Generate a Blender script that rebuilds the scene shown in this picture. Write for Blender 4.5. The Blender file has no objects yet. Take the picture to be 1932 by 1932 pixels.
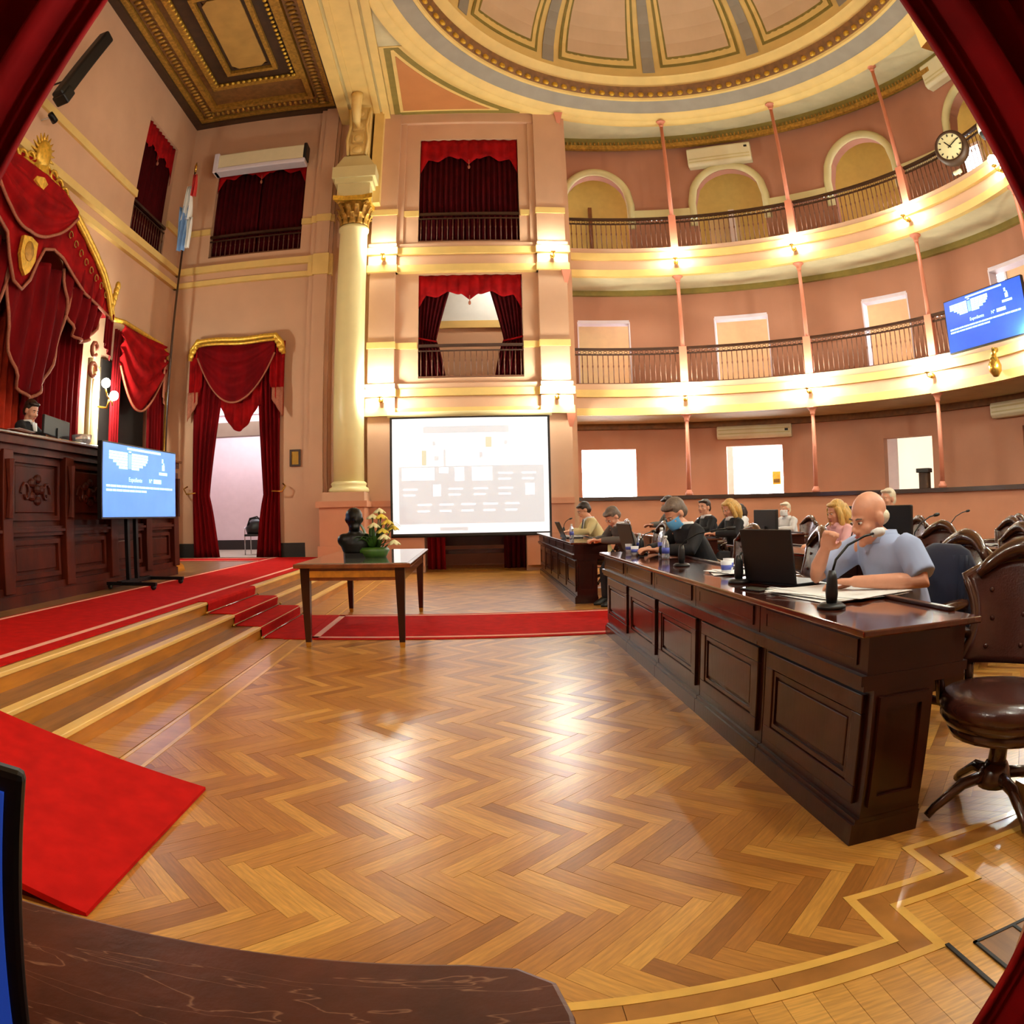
import bpy, bmesh, math, random
from math import sin, cos, pi, radians, sqrt, atan2, hypot
from mathutils import Vector, Matrix
random.seed(7)
SC = bpy.context.scene
COL = SC.collection

# ---------------------------------------------------------------- camera (fisheye lens, level, at seated eye height)
EYE = Vector((0, 0, 1.2))
PITCH, ROLL, YAW = 0.00136, 0.02029, -0.05723
_cp, _sp, _cr, _sr, _cz, _sz = cos(PITCH), sin(PITCH), cos(ROLL), sin(ROLL), cos(YAW), sin(YAW)
_R = Matrix(((_cz, -_sz, 0), (_sz, _cz, 0), (0, 0, 1))) @ Matrix(((1, 0, 0), (0, _cp, -_sp), (0, _sp, _cp))) @ Matrix(((_cr, 0, _sr), (0, 1, 0), (-_sr, 0, _cr)))
cam_d = bpy.data.cameras.new('camera')
cam = bpy.data.objects.new('camera', cam_d)
COL.objects.link(cam)
cam_d.type = 'PANO'
cam_d.sensor_width = 36.0
cam_d.clip_start = 0.02
_c = cam_d.cycles if hasattr(cam_d, 'cycles') and hasattr(cam_d.cycles, 'panorama_type') else cam_d
_c.panorama_type = 'FISHEYE_EQUISOLID'
_c.fisheye_lens = 36.0 * 1315.92 / 1932
_c.fisheye_fov = radians(170)
mw = Matrix((( _R[0][0], _R[0][2], -_R[0][1], EYE[0]), (_R[1][0], _R[1][2], -_R[1][1], EYE[1]), (_R[2][0], _R[2][2], -_R[2][1], EYE[2]), (0, 0, 0, 1)))
cam.matrix_world = mw
SC.camera = cam

# ---------------------------------------------------------------- world, exposure
W = bpy.data.worlds.new('world')
SC.world = W
W.use_nodes = True
W.node_tree.nodes['Background'].inputs[0].default_value = (0.75, 0.82, 1.0, 1)
W.node_tree.nodes['Background'].inputs[1].default_value = 0.6
vs = SC.view_settings
vs.view_transform = 'Standard'
vs.look = 'None'
vs.gamma = 1.0
vs.use_curve_mapping = False
vs.exposure = 0.37
try:
    SC.cycles.max_bounces = 5
    SC.cycles.diffuse_bounces = 3
    SC.cycles.glossy_bounces = 2
    SC.cycles.use_adaptive_sampling = True
    SC.cycles.adaptive_threshold = .06
    SC.cycles.adaptive_min_samples = 20
    SC.cycles.sample_clamp_indirect = 6.0
    SC.cycles.caustics_reflective = False
    SC.cycles.caustics_refractive = False
except Exception:
    pass
LAMP = 230.0        # strength of the gallery globes
DAY = 1.0

def area(name, loc, rot, sx, sy, power, col):
    d = bpy.data.lights.new(name, 'AREA'); d.shape = 'RECTANGLE'; d.size = sx; d.size_y = sy
    d.energy = power; d.color = col
    o = bpy.data.objects.new(name, d); COL.objects.link(o); o.location = loc; o.rotation_euler = rot
    return o

# ---------------------------------------------------------------- materials
def srgb(r, g, b):
    f = lambda c: (c / 255 / 12.92) if c <= 10.31 else ((c / 255 + 0.055) / 1.055) ** 2.4
    return (f(r), f(g), f(b), 1)

def mat(name, col, rough=.6, metal=0., var=.12, scale=6., bump=0., bscale=60., coat=0., stretch=(1, 1, 1), sheen=0., emit=None, es=0., spec=.5, trans=0., alpha=1.):
    m = bpy.data.materials.new(name); m.use_nodes = True
    nt = m.node_tree; N = nt.nodes; L = nt.links
    p = N['Principled BSDF']
    p.inputs['Roughness'].default_value = rough
    p.inputs['Metallic'].default_value = metal
    p.inputs['Specular IOR Level'].default_value = spec
    p.inputs['Coat Weight'].default_value = coat
    p.inputs['Coat Roughness'].default_value = .07
    p.inputs['Sheen Weight'].default_value = sheen
    p.inputs['Transmission Weight'].default_value = trans
    p.inputs['Alpha'].default_value = alpha
    tc = N.new('ShaderNodeTexCoord'); mp = N.new('ShaderNodeMapping'); mp.inputs['Scale'].default_value = stretch
    L.new(tc.outputs['Object'], mp.inputs['Vector'])
    nz = N.new('ShaderNodeTexNoise'); nz.inputs['Scale'].default_value = scale; nz.inputs['Detail'].default_value = 5
    L.new(mp.outputs['Vector'], nz.inputs['Vector'])
    rp = N.new('ShaderNodeValToRGB')
    rp.color_ramp.elements[0].position = .3; rp.color_ramp.elements[1].position = .7
    rp.color_ramp.elements[0].color = [max(0, c * (1 - var)) for c in col[:3]] + [1]
    rp.color_ramp.elements[1].color = [min(1, c * (1 + var)) for c in col[:3]] + [1]
    L.new(nz.outputs['Fac'], rp.inputs['Fac'])
    L.new(rp.outputs['Color'], p.inputs['Base Color'])
    if sheen: p.inputs['Sheen Tint'].default_value = col
    if emit:
        p.inputs['Emission Color'].default_value = emit
        p.inputs['Emission Strength'].default_value = es
    if bump:
        n2 = N.new('ShaderNodeTexNoise'); n2.inputs['Scale'].default_value = bscale; n2.inputs['Detail'].default_value = 4
        L.new(mp.outputs['Vector'], n2.inputs['Vector'])
        b = N.new('ShaderNodeBump'); b.inputs['Strength'].default_value = bump; b.inputs['Distance'].default_value = .02
        L.new(n2.outputs['Fac'], b.inputs['Height']); L.new(b.outputs['Normal'], p.inputs['Normal'])
    return m

MAT = {}
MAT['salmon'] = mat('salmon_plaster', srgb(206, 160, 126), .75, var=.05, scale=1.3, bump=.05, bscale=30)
MAT['terracotta'] = mat('terracotta_gallery_paint', srgb(178, 120, 92), .75, var=.06, scale=1.3, bump=.05, bscale=30)  # salmon wall colour darkened for the dimmer light at the gallery back
MAT['terracotta_l'] = mat('terracotta_ground_paint', srgb(200, 140, 108), .75, var=.06, scale=1.3, bump=.05, bscale=30)  # the same shading put into the ground tier wall, less strongly
MAT['pale_yellow'] = mat('pale_yellow_paint', srgb(240, 228, 172), .7, var=.04)
MAT['salmon_dark'] = mat('salmon_dado', srgb(206, 140, 104), .55, var=.06, scale=2, bump=.05)
MAT['post'] = mat('salmon_paint', srgb(212, 128, 98), .45, var=.04)
MAT['trim'] = mat('gold_cream_trim', srgb(226, 188, 112), .55, var=.06, scale=3)
MAT['cream'] = mat('cream_plaster', srgb(214, 196, 140), .7, var=.08, scale=1.5)
MAT['soffit'] = mat('soffit_plaster', srgb(206, 190, 150), .7, var=.10, scale=2.2)
MAT['column'] = mat('column_stucco', srgb(240, 222, 158), .38, var=.04, scale=2)
MAT['yellow'] = mat('yellow_corridor_paint', srgb(214, 198, 118), .7, var=.05)
MAT['white'] = mat('white_paint', srgb(238, 236, 232), .6, var=.03)
MAT['lilac'] = mat('pale_lilac_paint', srgb(226, 208, 214), .6, var=.03)
MAT['gild'] = mat('gilding', srgb(226, 176, 62), .36, metal=.45, var=.25, scale=18, bump=.2, bscale=30)
MAT['oldgold'] = mat('old_gold', srgb(176, 128, 48), .5, metal=.35, var=.35, scale=14, bump=.3, bscale=25)
MAT['brownstone'] = mat('brown_ceiling', srgb(120, 78, 34), .6, var=.2, scale=5)
MAT['coffer'] = mat('coffer_brown', srgb(128, 84, 40), .6, var=.25, scale=8)
MAT['coffer_dark'] = mat('coffer_dark', srgb(64, 38, 16), .6, var=.2, scale=6)
MAT['coffer_field'] = mat('coffer_field', srgb(176, 132, 64), .6, var=.12, scale=3)
MAT['olive'] = mat('olive_band', srgb(132, 112, 48), .6, var=.12, scale=6)
MAT['greyband'] = mat('grey_band', srgb(150, 138, 122), .6, var=.08, scale=3)
MAT['pinkfield'] = mat('dome_pink_field', srgb(206, 170, 134), .7, var=.06, scale=1.5)
MAT['spandrel'] = mat('spandrel_field', srgb(190, 120, 66), .65, var=.06, scale=2)
MAT['velvet'] = mat('red_velvet', srgb(108, 4, 9), .85, var=.4, scale=4, spec=.12, stretch=(1, 1, .2))
MAT['velvet_b'] = mat('red_velvet_bright', srgb(142, 8, 11), .85, var=.35, scale=4, spec=.12)
MAT['velvet_d'] = mat('dark_red_velvet', srgb(64, 2, 6), .85, var=.3, scale=4, spec=.1)
MAT['orange_drape'] = mat('orange_red_drape', srgb(190, 54, 28), .8, var=.25, scale=5, spec=.15)
MAT['braid'] = mat('braid_trim', srgb(164, 92, 64), .7, var=.2, scale=40)
MAT['carpet'] = mat('red_carpet', srgb(196, 22, 16), .9, var=.14, scale=9, bump=.25, bscale=500, spec=.1)
MAT['carpet_edge'] = mat('carpet_pink_edge', srgb(250, 178, 152), .9, var=.08, scale=60)
MAT['dark_wood'] = mat('dark_mahogany', srgb(50, 13, 5), .30, var=.55, scale=3, stretch=(1, 1, .18), coat=.35, spec=.3, bump=.03, bscale=40)
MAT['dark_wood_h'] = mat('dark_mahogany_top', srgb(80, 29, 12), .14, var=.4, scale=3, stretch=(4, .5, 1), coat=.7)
MAT['rostrum'] = mat('carved_walnut', srgb(72, 22, 8), .45, var=.45, scale=4, stretch=(1, 1, .3), coat=.08, spec=.15, bump=.05)
MAT['table_wood'] = mat('table_wood', srgb(122, 62, 26), .22, var=.35, scale=4, stretch=(2, .5, 1), coat=.6)
MAT['glass_top'] = mat('glass_table_top', srgb(150, 150, 130), .08, var=.05, coat=1.0, spec=.8)
MAT['step'] = mat('step_oak', srgb(192, 120, 26), .4, var=.25, scale=5, stretch=(3, .4, 3), coat=.2)
MAT['nosing'] = mat('light_oak_nosing', srgb(246, 198, 112), .38, var=.12, scale=6, stretch=(3, .3, 3), coat=.2)
MAT['tread'] = mat('tread_board', srgb(140, 92, 42), .4, var=.3, scale=6, stretch=(4, .4, 1), coat=.2)
MAT['inlay'] = mat('maple_inlay', srgb(236, 180, 84), .32, var=.1, scale=10, coat=.3)
MAT['scratched'] = mat('scratched_desk', srgb(104, 48, 26), .42, var=.25, scale=12, bump=.05)
MAT['black'] = mat('black_plastic', srgb(18, 17, 18), .45, var=.1)
MAT['black_metal'] = mat('black_metal', srgb(22, 20, 20), .4, metal=.5, var=.1)
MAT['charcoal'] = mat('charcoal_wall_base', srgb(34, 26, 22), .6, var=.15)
MAT['rail'] = mat('dark_rail', srgb(54, 28, 14), .35, var=.25, coat=.3)
MAT['iron'] = mat('brown_iron', srgb(104, 62, 40), .5, metal=.2, var=.2)
MAT['leather'] = mat('brown_leather', srgb(70, 32, 24), .26, var=.25, scale=7, bump=.1, bscale=120, coat=.25)
MAT['chair_wood'] = mat('chair_walnut', srgb(70, 38, 22), .25, var=.4, scale=6, coat=.6)
MAT['chrome'] = mat('chrome', srgb(200, 200, 205), .15, metal=1., var=.03)
MAT['brass'] = mat('brass', srgb(206, 160, 70), .25, metal=.9, var=.08)
MAT['paper'] = mat('paper', srgb(246, 246, 244), .7, var=.02)
MAT['cup'] = mat('white_cup', srgb(236, 236, 240), .4, var=.02)
MAT['blue_label'] = mat('blue_label', srgb(84, 96, 190), .45, var=.1)
MAT['water'] = mat('clear_plastic', srgb(225, 232, 240), .08, var=.02, trans=.75)
MAT['leaf'] = mat('green_leaf', srgb(58, 92, 22), .45, var=.35, scale=20)
MAT['petal'] = mat('yellow_petal', srgb(246, 214, 80), .5, var=.15, scale=20)
MAT['petal_w'] = mat('cream_petal', srgb(244, 236, 180), .5, var=.1, scale=20)
MAT['bronze'] = mat('black_bronze', srgb(16, 15, 14), .4, metal=.4, var=.2)
MAT['ac'] = mat('cream_appliance', srgb(232, 218, 178), .45, var=.03)
MAT['fluoro'] = mat('fluorescent_cover', srgb(225, 214, 222), .4, var=.03)
MAT['skin'] = mat('skin', srgb(224, 160, 128), .5, var=.07, scale=14, bump=.03, bscale=90)
MAT['skin_d'] = mat('skin_tan', srgb(196, 130, 98), .5, var=.07, scale=14)
MAT['lips'] = mat('lips', srgb(176, 86, 78), .5, var=.05)
MAT['eye_w'] = mat('eye_white', srgb(235, 228, 222), .3, var=.02)
MAT['eye_d'] = mat('eye_dark', srgb(40, 24, 18), .25, var=.1)
MAT['hair_blond'] = mat('blond_hair', srgb(222, 178, 98), .45, var=.3, scale=12, stretch=(6, 6, 1), bump=.4, bscale=40)
MAT['hair_dark'] = mat('dark_hair', srgb(46, 30, 22), .45, var=.3, scale=12, stretch=(6, 6, 1), bump=.3, bscale=40)
MAT['hair_grey'] = mat('grey_hair', srgb(112, 96, 84), .5, var=.3, scale=14, stretch=(6, 6, 1), bump=.3, bscale=40)
MAT['hair_white'] = mat('white_hair', srgb(226, 210, 180), .5, var=.15, scale=14, bump=.3, bscale=40)
MAT['shirt_blue'] = mat('light_blue_shirt', srgb(164, 178, 212), .8, var=.06, scale=7, bump=.25, bscale=9)
MAT['suit_black'] = mat('black_suit', srgb(20, 20, 26), .8, var=.2, scale=8, bump=.15, bscale=10)
MAT['suit_grey'] = mat('grey_jacket', srgb(92, 88, 84), .8, var=.15, scale=8, bump=.15, bscale=10)
MAT['suit_beige'] = mat('beige_suit', srgb(222, 202, 146), .8, var=.1, scale=8, bump=.15, bscale=10)
MAT['pink_cloth'] = mat('pale_pink_blouse', srgb(244, 186, 190), .8, var=.08, scale=8, bump=.15, bscale=10)
MAT['white_cloth'] = mat('white_cloth', srgb(228, 226, 226), .8, var=.05, scale=8, bump=.15, bscale=10)
MAT['navy'] = mat('navy_cloth', srgb(30, 32, 52), .8, var=.15, scale=8, bump=.15, bscale=10)
MAT['trousers'] = mat('dark_trousers', srgb(34, 32, 36), .85, var=.15)
MAT['mask_blue'] = mat('blue_face_mask', srgb(104, 178, 232), .7, var=.05)
MAT['mask_white'] = mat('white_face_mask', srgb(236, 236, 236), .7, var=.03)
MAT['flag_red'] = mat('flag_red', srgb(206, 52, 46), .8, var=.08)
MAT['flag_white'] = mat('flag_white', srgb(238, 234, 226), .8, var=.05)
MAT['flag_blue'] = mat('flag_blue', srgb(120, 158, 204), .8, var=.08)
MAT['dial'] = mat('clock_dial', srgb(238, 224, 172), .5, var=.03)
GLOW = (.93, 1.0, .88, 1)
MAT['globe'] = mat('lamp_globe', srgb(255, 240, 210), .5, var=.0, emit=GLOW, es=LAMP * 1.7)
MAT['globe_up'] = mat('upper_lamp_globe', srgb(255, 240, 210), .5, var=.0, emit=GLOW, es=LAMP * .62)
MAT['daylight_cream'] = mat('blind_lit_pane', srgb(244, 236, 214), .5, var=.0, emit=srgb(250, 240, 214), es=.75)  # glow standing in for light on a cream corridor wall
MAT['daylight_soft'] = mat('dim_daylight_pane', srgb(240, 244, 255), .5, var=.0, emit=srgb(250, 248, 255), es=11.0)  # glow of the visible upper strip window and of the added fill panes
MAT['daylight'] = mat('daylight_pane', srgb(240, 244, 255), .5, var=.0, emit=srgb(250, 248, 255), es=14.0)
MAT['screen_blue'] = mat('screen_blue', srgb(40, 80, 210), .25, var=.25, scale=1.6, emit=srgb(52, 96, 226), es=.7)
MAT['screen_tab'] = mat('tablet_blue', srgb(40, 80, 210), .25, var=.2, scale=1.6, emit=srgb(52, 96, 226), es=.22)
MAT['screen_blue_l'] = mat('screen_blue_pale', srgb(90, 140, 235), .25, var=.2, scale=2., emit=srgb(88, 138, 236), es=.9)
MAT['screen_ink'] = mat('screen_cyan_ink', srgb(190, 240, 255), .3, var=.03, emit=srgb(190, 240, 255), es=1.1)
MAT['screen_ink_d'] = mat('screen_dim_ink', srgb(130, 175, 220), .3, var=.03, emit=srgb(128, 170, 226), es=.9)
MAT['proj'] = mat('projection_white', srgb(240, 240, 238), .7, var=.01, emit=srgb(236, 244, 252), es=.62)
MAT['proj_g'] = mat('projection_grey', srgb(224, 226, 230), .7, var=.01, emit=srgb(216, 224, 234), es=.42)
MAT['proj_w'] = mat('projection_lit', srgb(250, 252, 255), .7, var=.01, emit=srgb(248, 252, 255), es=.75)
MAT['proj_y'] = mat('projection_tint', srgb(226, 226, 200), .7, var=.05, emit=srgb(228, 228, 206), es=.38)

def plank_material():
    m = bpy.data.materials.new('oak_parquet'); m.use_nodes = True
    nt = m.node_tree; N = nt.nodes; L = nt.links; p = N['Principled BSDF']
    oi = N.new('ShaderNodeObjectInfo'); at = N.new('ShaderNodeAttribute'); at.attribute_name = 'rnd'
    add = N.new('ShaderNodeMath'); add.operation = 'ADD'; L.new(oi.outputs['Random'], add.inputs[0]); L.new(at.outputs['Fac'], add.inputs[1])
    fr = N.new('ShaderNodeMath'); fr.operation = 'FRACT'; L.new(add.outputs[0], fr.inputs[0])
    rp = N.new('ShaderNodeValToRGB'); e = rp.color_ramp.elements
    e[0].position = 0; e[0].color = srgb(160, 100, 40); e[1].position = 1; e[1].color = srgb(232, 172, 82)
    for pos, c in ((.12, srgb(180, 116, 50)), (.45, srgb(200, 136, 60)), (.8, srgb(214, 152, 68))):
        k = e.new(pos); k.color = c
    L.new(fr.outputs[0], rp.inputs['Fac'])
    tc = N.new('ShaderNodeTexCoord'); mp = N.new('ShaderNodeMapping'); mp.inputs['Scale'].default_value = (3, 30, 30)
    L.new(tc.outputs['Object'], mp.inputs['Vector'])
    nz = N.new('ShaderNodeTexNoise'); nz.inputs['Scale'].default_value = 3; nz.inputs['Detail'].default_value = 6
    L.new(mp.outputs['Vector'], nz.inputs['Vector'])
    g = N.new('ShaderNodeValToRGB'); g.color_ramp.elements[0].color = (.72, .68, .62, 1); g.color_ramp.elements[1].color = (1.1, 1.08, 1.04, 1)
    g.color_ramp.elements[0].position = .3; g.color_ramp.elements[1].position = .7
    L.new(nz.outputs['Fac'], g.inputs['Fac'])
    mx = N.new('ShaderNodeMix'); mx.data_type = 'RGBA'; mx.blend_type = 'MULTIPLY'; mx.inputs['Factor'].default_value = 1
    L.new(rp.outputs['Color'], mx.inputs['A']); L.new(g.outputs['Color'], mx.inputs['B'])
    L.new(mx.outputs['Result'], p.inputs['Base Color'])
    p.inputs['Roughness'].default_value = .33
    p.inputs['Coat Weight'].default_value = .4; p.inputs['Coat Roughness'].default_value = .28
    b = N.new('ShaderNodeBump'); b.inputs['Strength'].default_value = .05; b.inputs['Distance'].default_value = .004
    L.new(nz.outputs['Fac'], b.inputs['Height']); L.new(b.outputs['Normal'], p.inputs['Normal'])
    return m
MAT['plank'] = plank_material()
MAT['band'] = mat('oak_border', srgb(172, 112, 50), .3, var=.2, scale=8, coat=.25)
MAT['inlay_mid'] = mat('golden_oak_band', srgb(204, 142, 62), .32, var=.15, scale=8, coat=.3)
MAT['subfloor'] = mat('floor_joint_brown', srgb(120, 72, 30), .5, var=.15)

def scratch(m):
    # pale worn scratches, a mark of their own on the old desk
    nt = m.node_tree; N = nt.nodes; L = nt.links; p = N['Principled BSDF']
    src = p.inputs['Base Color'].links[0].from_socket
    tc = N.new('ShaderNodeTexCoord'); mp = N.new('ShaderNodeMapping'); mp.inputs['Rotation'].default_value = (0, 0, .35); mp.inputs['Scale'].default_value = (2.2, 15, 1)
    L.new(tc.outputs['Object'], mp.inputs['Vector'])
    nz = N.new('ShaderNodeTexNoise'); nz.inputs['Scale'].default_value = 1.5; nz.inputs['Detail'].default_value = 4; nz.inputs['Distortion'].default_value = .5
    L.new(mp.outputs['Vector'], nz.inputs['Vector'])
    rp = N.new('ShaderNodeValToRGB'); e = rp.color_ramp.elements; e[0].position = .0; e[0].color = (0, 0, 0, 1); e[1].position = .5; e[1].color = (1, 1, 1, 1)
    e.new(.492).color = (0, 0, 0, 1); e.new(.508).color = (0, 0, 0, 1); e[-1].color = (0, 0, 0, 1)
    L.new(nz.outputs['Fac'], rp.inputs['Fac'])
    mx = N.new('ShaderNodeMix'); mx.data_type = 'RGBA'
    sc = N.new('ShaderNodeMath'); sc.operation = 'MULTIPLY'; sc.inputs[1].default_value = .75
    L.new(rp.outputs['Color'], sc.inputs[0]); L.new(sc.outputs[0], mx.inputs['Factor'])
    L.new(src, mx.inputs['A']); mx.inputs['B'].default_value = srgb(188, 132, 96)
    L.new(mx.outputs['Result'], p.inputs['Base Color'])
scratch(MAT['scratched'])

# ---------------------------------------------------------------- mesh helpers
class B:
    def __init__(s): s.v = []; s.f = []; s.mi = []
    def add(s, vs, fs, mi=0, M=None):
        o = len(s.v)
        s.v += [tuple(M @ Vector(v)) if M is not None else tuple(v) for v in vs]
        s.f += [tuple(i + o for i in f) for f in fs]; s.mi += [mi] * len(fs)
        return s
    def box(s, x0, x1, y0, y1, z0, z1, mi=0, M=None):
        vs = [(x0, y0, z0), (x1, y0, z0), (x1, y1, z0), (x0, y1, z0), (x0, y0, z1), (x1, y0, z1), (x1, y1, z1), (x0, y1, z1)]
        return s.add(vs, [(0, 3, 2, 1), (4, 5, 6, 7), (0, 1, 5, 4), (1, 2, 6, 5), (2, 3, 7, 6), (3, 0, 4, 7)], mi, M)
    def prism(s, pts, z0, z1, mi=0, M=None):
        n = len(pts)
        vs = [(x, y, z0) for x, y in pts] + [(x, y, z1) for x, y in pts]
        fs = [tuple(range(n))[::-1], tuple(range(n, 2 * n))] + [(i, (i + 1) % n, n + (i + 1) % n, n + i) for i in range(n)]
        return s.add(vs, fs, mi, M)
    def frustum(s, c, a0, b0, a1, b1, h, mi=0, M=None):
        x, y, z = c
        vs = [(x - a0, y - b0, z), (x + a0, y - b0, z), (x + a0, y + b0, z), (x - a0, y + b0, z), (x - a1, y - b1, z + h), (x + a1, y - b1, z + h), (x + a1, y + b1, z + h), (x - a1, y + b1, z + h)]
        return s.add(vs, [(0, 3, 2, 1), (4, 5, 6, 7), (0, 1, 5, 4), (1, 2, 6, 5), (2, 3, 7, 6), (3, 0, 4, 7)], mi, M)
    def tube(s, path, r, n=8, mi=0, M=None, flat=1.0):
        P = [Vector(p) for p in path]; m = len(P)
        R = r if isinstance(r, (list, tuple)) else [r] * m
        vs = []; up = None
        for i, p in enumerate(P):
            t = (P[min(i + 1, m - 1)] - P[max(i - 1, 0)])
            if t.length < 1e-9: t = Vector((0, 0, 1))
            t.normalize()
            if up is None:
                up = Vector((0, 0, 1)) if abs(t.z) < .9 else Vector((1, 0, 0))
            a = t.cross(up)
            if a.length < 1e-6: a = t.cross(Vector((0, 1, 0)))
            a.normalize(); b = a.cross(t).normalized(); up = b
            for k in range(n):
                q = 2 * pi * k / n
                vs.append(p + a * (cos(q) * R[i]) + b * (sin(q) * R[i] * flat))
        fs = [(i * n + k, i * n + (k + 1) % n, (i + 1) * n + (k + 1) % n, (i + 1) * n + k) for i in range(m - 1) for k in range(n)]
        fs += [tuple(range(n))[::-1], tuple(range((m - 1) * n, m * n))]
        return s.add(vs, fs, mi, M)
    def lathe(s, prof, n=24, a0=0, a1=360, mi=0, M=None, close=False):
        full = abs(a1 - a0) >= 359.9
        k = n if full else n + 1
        vs = [(r * sin(radians(a0 + (a1 - a0) * i / n)), r * cos(radians(a0 + (a1 - a0) * i / n)), z) for i in range(k) for r, z in prof]
        m = len(prof); fs = []
        for i in range(n):
            j = (i + 1) % k
            rng = range(m) if close else range(m - 1)
            for q in rng:
                w = (q + 1) % m
                fs.append((i * m + q, j * m + q, j * m + w, i * m + w))
        if close and not full:
            fs.append(tuple(range(m))); fs.append(tuple(range(n * m, n * m + m))[::-1])
        return s.add(vs, fs, mi, M)
    def ell(s, c, r, n=14, m=9, mi=0, M=None):
        vs = [(c[0], c[1], c[2] - r[2])]
        for j in range(1, m):
            t = pi * j / m - pi / 2
            vs += [(c[0] + r[0] * cos(t) * cos(2 * pi * i / n), c[1] + r[1] * cos(t) * sin(2 * pi * i / n), c[2] + r[2] * sin(t)) for i in range(n)]
        vs.append((c[0], c[1], c[2] + r[2])); T = len(vs) - 1
        fs = [(0, 1 + (i + 1) % n, 1 + i) for i in range(n)]
        for j in range(m - 2):
            o = 1 + j * n
            fs += [(o + i, o + (i + 1) % n, o + n + (i + 1) % n, o + n + i) for i in range(n)]
        o = 1 + (m - 2) * n
        fs += [(o + i, o + (i + 1) % n, T) for i in range(n)]
        return s.add(vs, fs, mi, M)
    def loft(s, rings, n=16, mi=0, M=None):
        # rings: (centre, rx, ry) horizontal ellipses, closed solid
        vs = [(c[0] + rx * cos(2 * pi * i / n), c[1] + ry * sin(2 * pi * i / n), c[2]) for c, rx, ry in rings for i in range(n)]
        m = len(rings)
        fs = [(j * n + i, j * n + (i + 1) % n, (j + 1) * n + (i + 1) % n, (j + 1) * n + i) for j in range(m - 1) for i in range(n)]
        fs += [tuple(range(n))[::-1], tuple(range((m - 1) * n, m * n))]
        return s.add(vs, fs, mi, M)
    def sheet(s, fn, nu, nv, th=(0, 0, 0), mi=0, M=None):
        # a cloth with two faces, thickness th
        th = Vector(th)
        a = [Vector(fn(i / nu, j / nv)) for i in range(nu + 1) for j in range(nv + 1)]
        k = len(a); vs = a + [p + th for p in a]
        I = lambda i, j: i * (nv + 1) + j
        fs = []
        for i in range(nu):
            for j in range(nv):
                q = (I(i, j), I(i + 1, j), I(i + 1, j + 1), I(i, j + 1))
                fs.append(q); fs.append(tuple(x + k for x in q[::-1]))
        for i in range(nu):
            fs.append((I(i, 0), I(i, 0) + k, I(i + 1, 0) + k, I(i + 1, 0))); fs.append((I(i + 1, nv), I(i + 1, nv) + k, I(i, nv) + k, I(i, nv)))
        for j in range(nv):
            fs.append((I(0, j + 1), I(0, j + 1) + k, I(0, j) + k, I(0, j))); fs.append((I(nu, j), I(nu, j) + k, I(nu, j + 1) + k, I(nu, j + 1)))
        return s.add(vs, fs, mi, M)
    def frame(s, x0, x1, z0, z1, w, y0, y1, mi=0, M=None):
        s.box(x0, x1, y0, y1, z0, z0 + w, mi, M); s.box(x0, x1, y0, y1, z1 - w, z1, mi, M)
        s.box(x0, x0 + w, y0, y1, z0 + w, z1 - w, mi, M); return s.box(x1 - w, x1, y0, y1, z0 + w, z1 - w, mi, M)
    def mesh(s, name):
        me = bpy.data.meshes.new(name); me.from_pydata(s.v, [], s.f); me.update()
        if any(s.mi): me.polygons.foreach_set('material_index', s.mi)
        return me
    def build(s, name, m, parent=None, smooth=False, kind=None, label=None, off=None, bevel=0):
        if off is not None: s.v = [(a - off[0], b - off[1], c - off[2]) for a, b, c in s.v]
        return obj(name, s.mesh(name), m, parent, smooth, kind, label, bevel)

def obj(name, me, m, parent=None, smooth=False, kind=None, label=None, bevel=0):
    if m is not None:
        for k in (m if isinstance(m, (list, tuple)) else [m]):
            me.materials.append(MAT[k] if isinstance(k, str) else k)
    if smooth: me.polygons.foreach_set('use_smooth', [True] * len(me.polygons))
    o = bpy.data.objects.new(name, me); COL.objects.link(o)
    if parent: o.parent = parent
    if kind: o['kind'] = kind
    if label: o['label'] = label
    if bevel:
        b = o.modifiers.new('bevel', 'BEVEL'); b.width = bevel; b.segments = 2; b.limit_method = 'ANGLE'; b.angle_limit = radians(40)
    if smooth:
        bm = None
    return o

def autosmooth(o, deg=40):
    me = o.data
    bm = bmesh.new(); bm.from_mesh(me)
    for e in bm.edges:
        if len(e.link_faces) == 2 and e.calc_face_angle(0) > radians(deg): e.smooth = False
    for f in bm.faces: f.smooth = True
    bm.to_mesh(me); bm.free()
    return o

def thing(name, label, cat, loc=(0, 0, 0), rz=0, group=None):
    o = bpy.data.objects.new(name, None); COL.objects.link(o); o.empty_display_size = .1
    o.location = loc; o.rotation_euler = (0, 0, rz); tag(o, label, cat, group)
    return o
def tag(o, label, cat, group=None):
    o['label'] = label; o['category'] = cat
    if group: o['group'] = group
    return o
def struct(o, label=None):
    o['kind'] = 'structure'
    if label: o['label'] = label
    return o
def sroot(name, label=None):
    o = bpy.data.objects.new(name, None); COL.objects.link(o); o['kind'] = 'structure'
    if label: o['label'] = label
    return o
def dup(root, loc=None, rz=None, label=None, group=None):
    r = root.copy(); COL.objects.link(r)
    if loc is not None: r.location = loc
    if rz is not None: r.rotation_euler = (0, 0, rz)
    if label: r['label'] = label
    if group: r['group'] = group
    for ch in list(root.children):
        c = ch.copy(); COL.objects.link(c); c.parent = r
        for g in ch.children:
            d = g.copy(); COL.objects.link(d); d.parent = c
    return r
def inst(name, me, parent, loc, rot=(0, 0, 0), scale=(1, 1, 1)):
    o = bpy.data.objects.new(name, me); COL.objects.link(o); o.parent = parent
    o.location = loc; o.rotation_euler = rot; o.scale = scale
    return o
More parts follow.
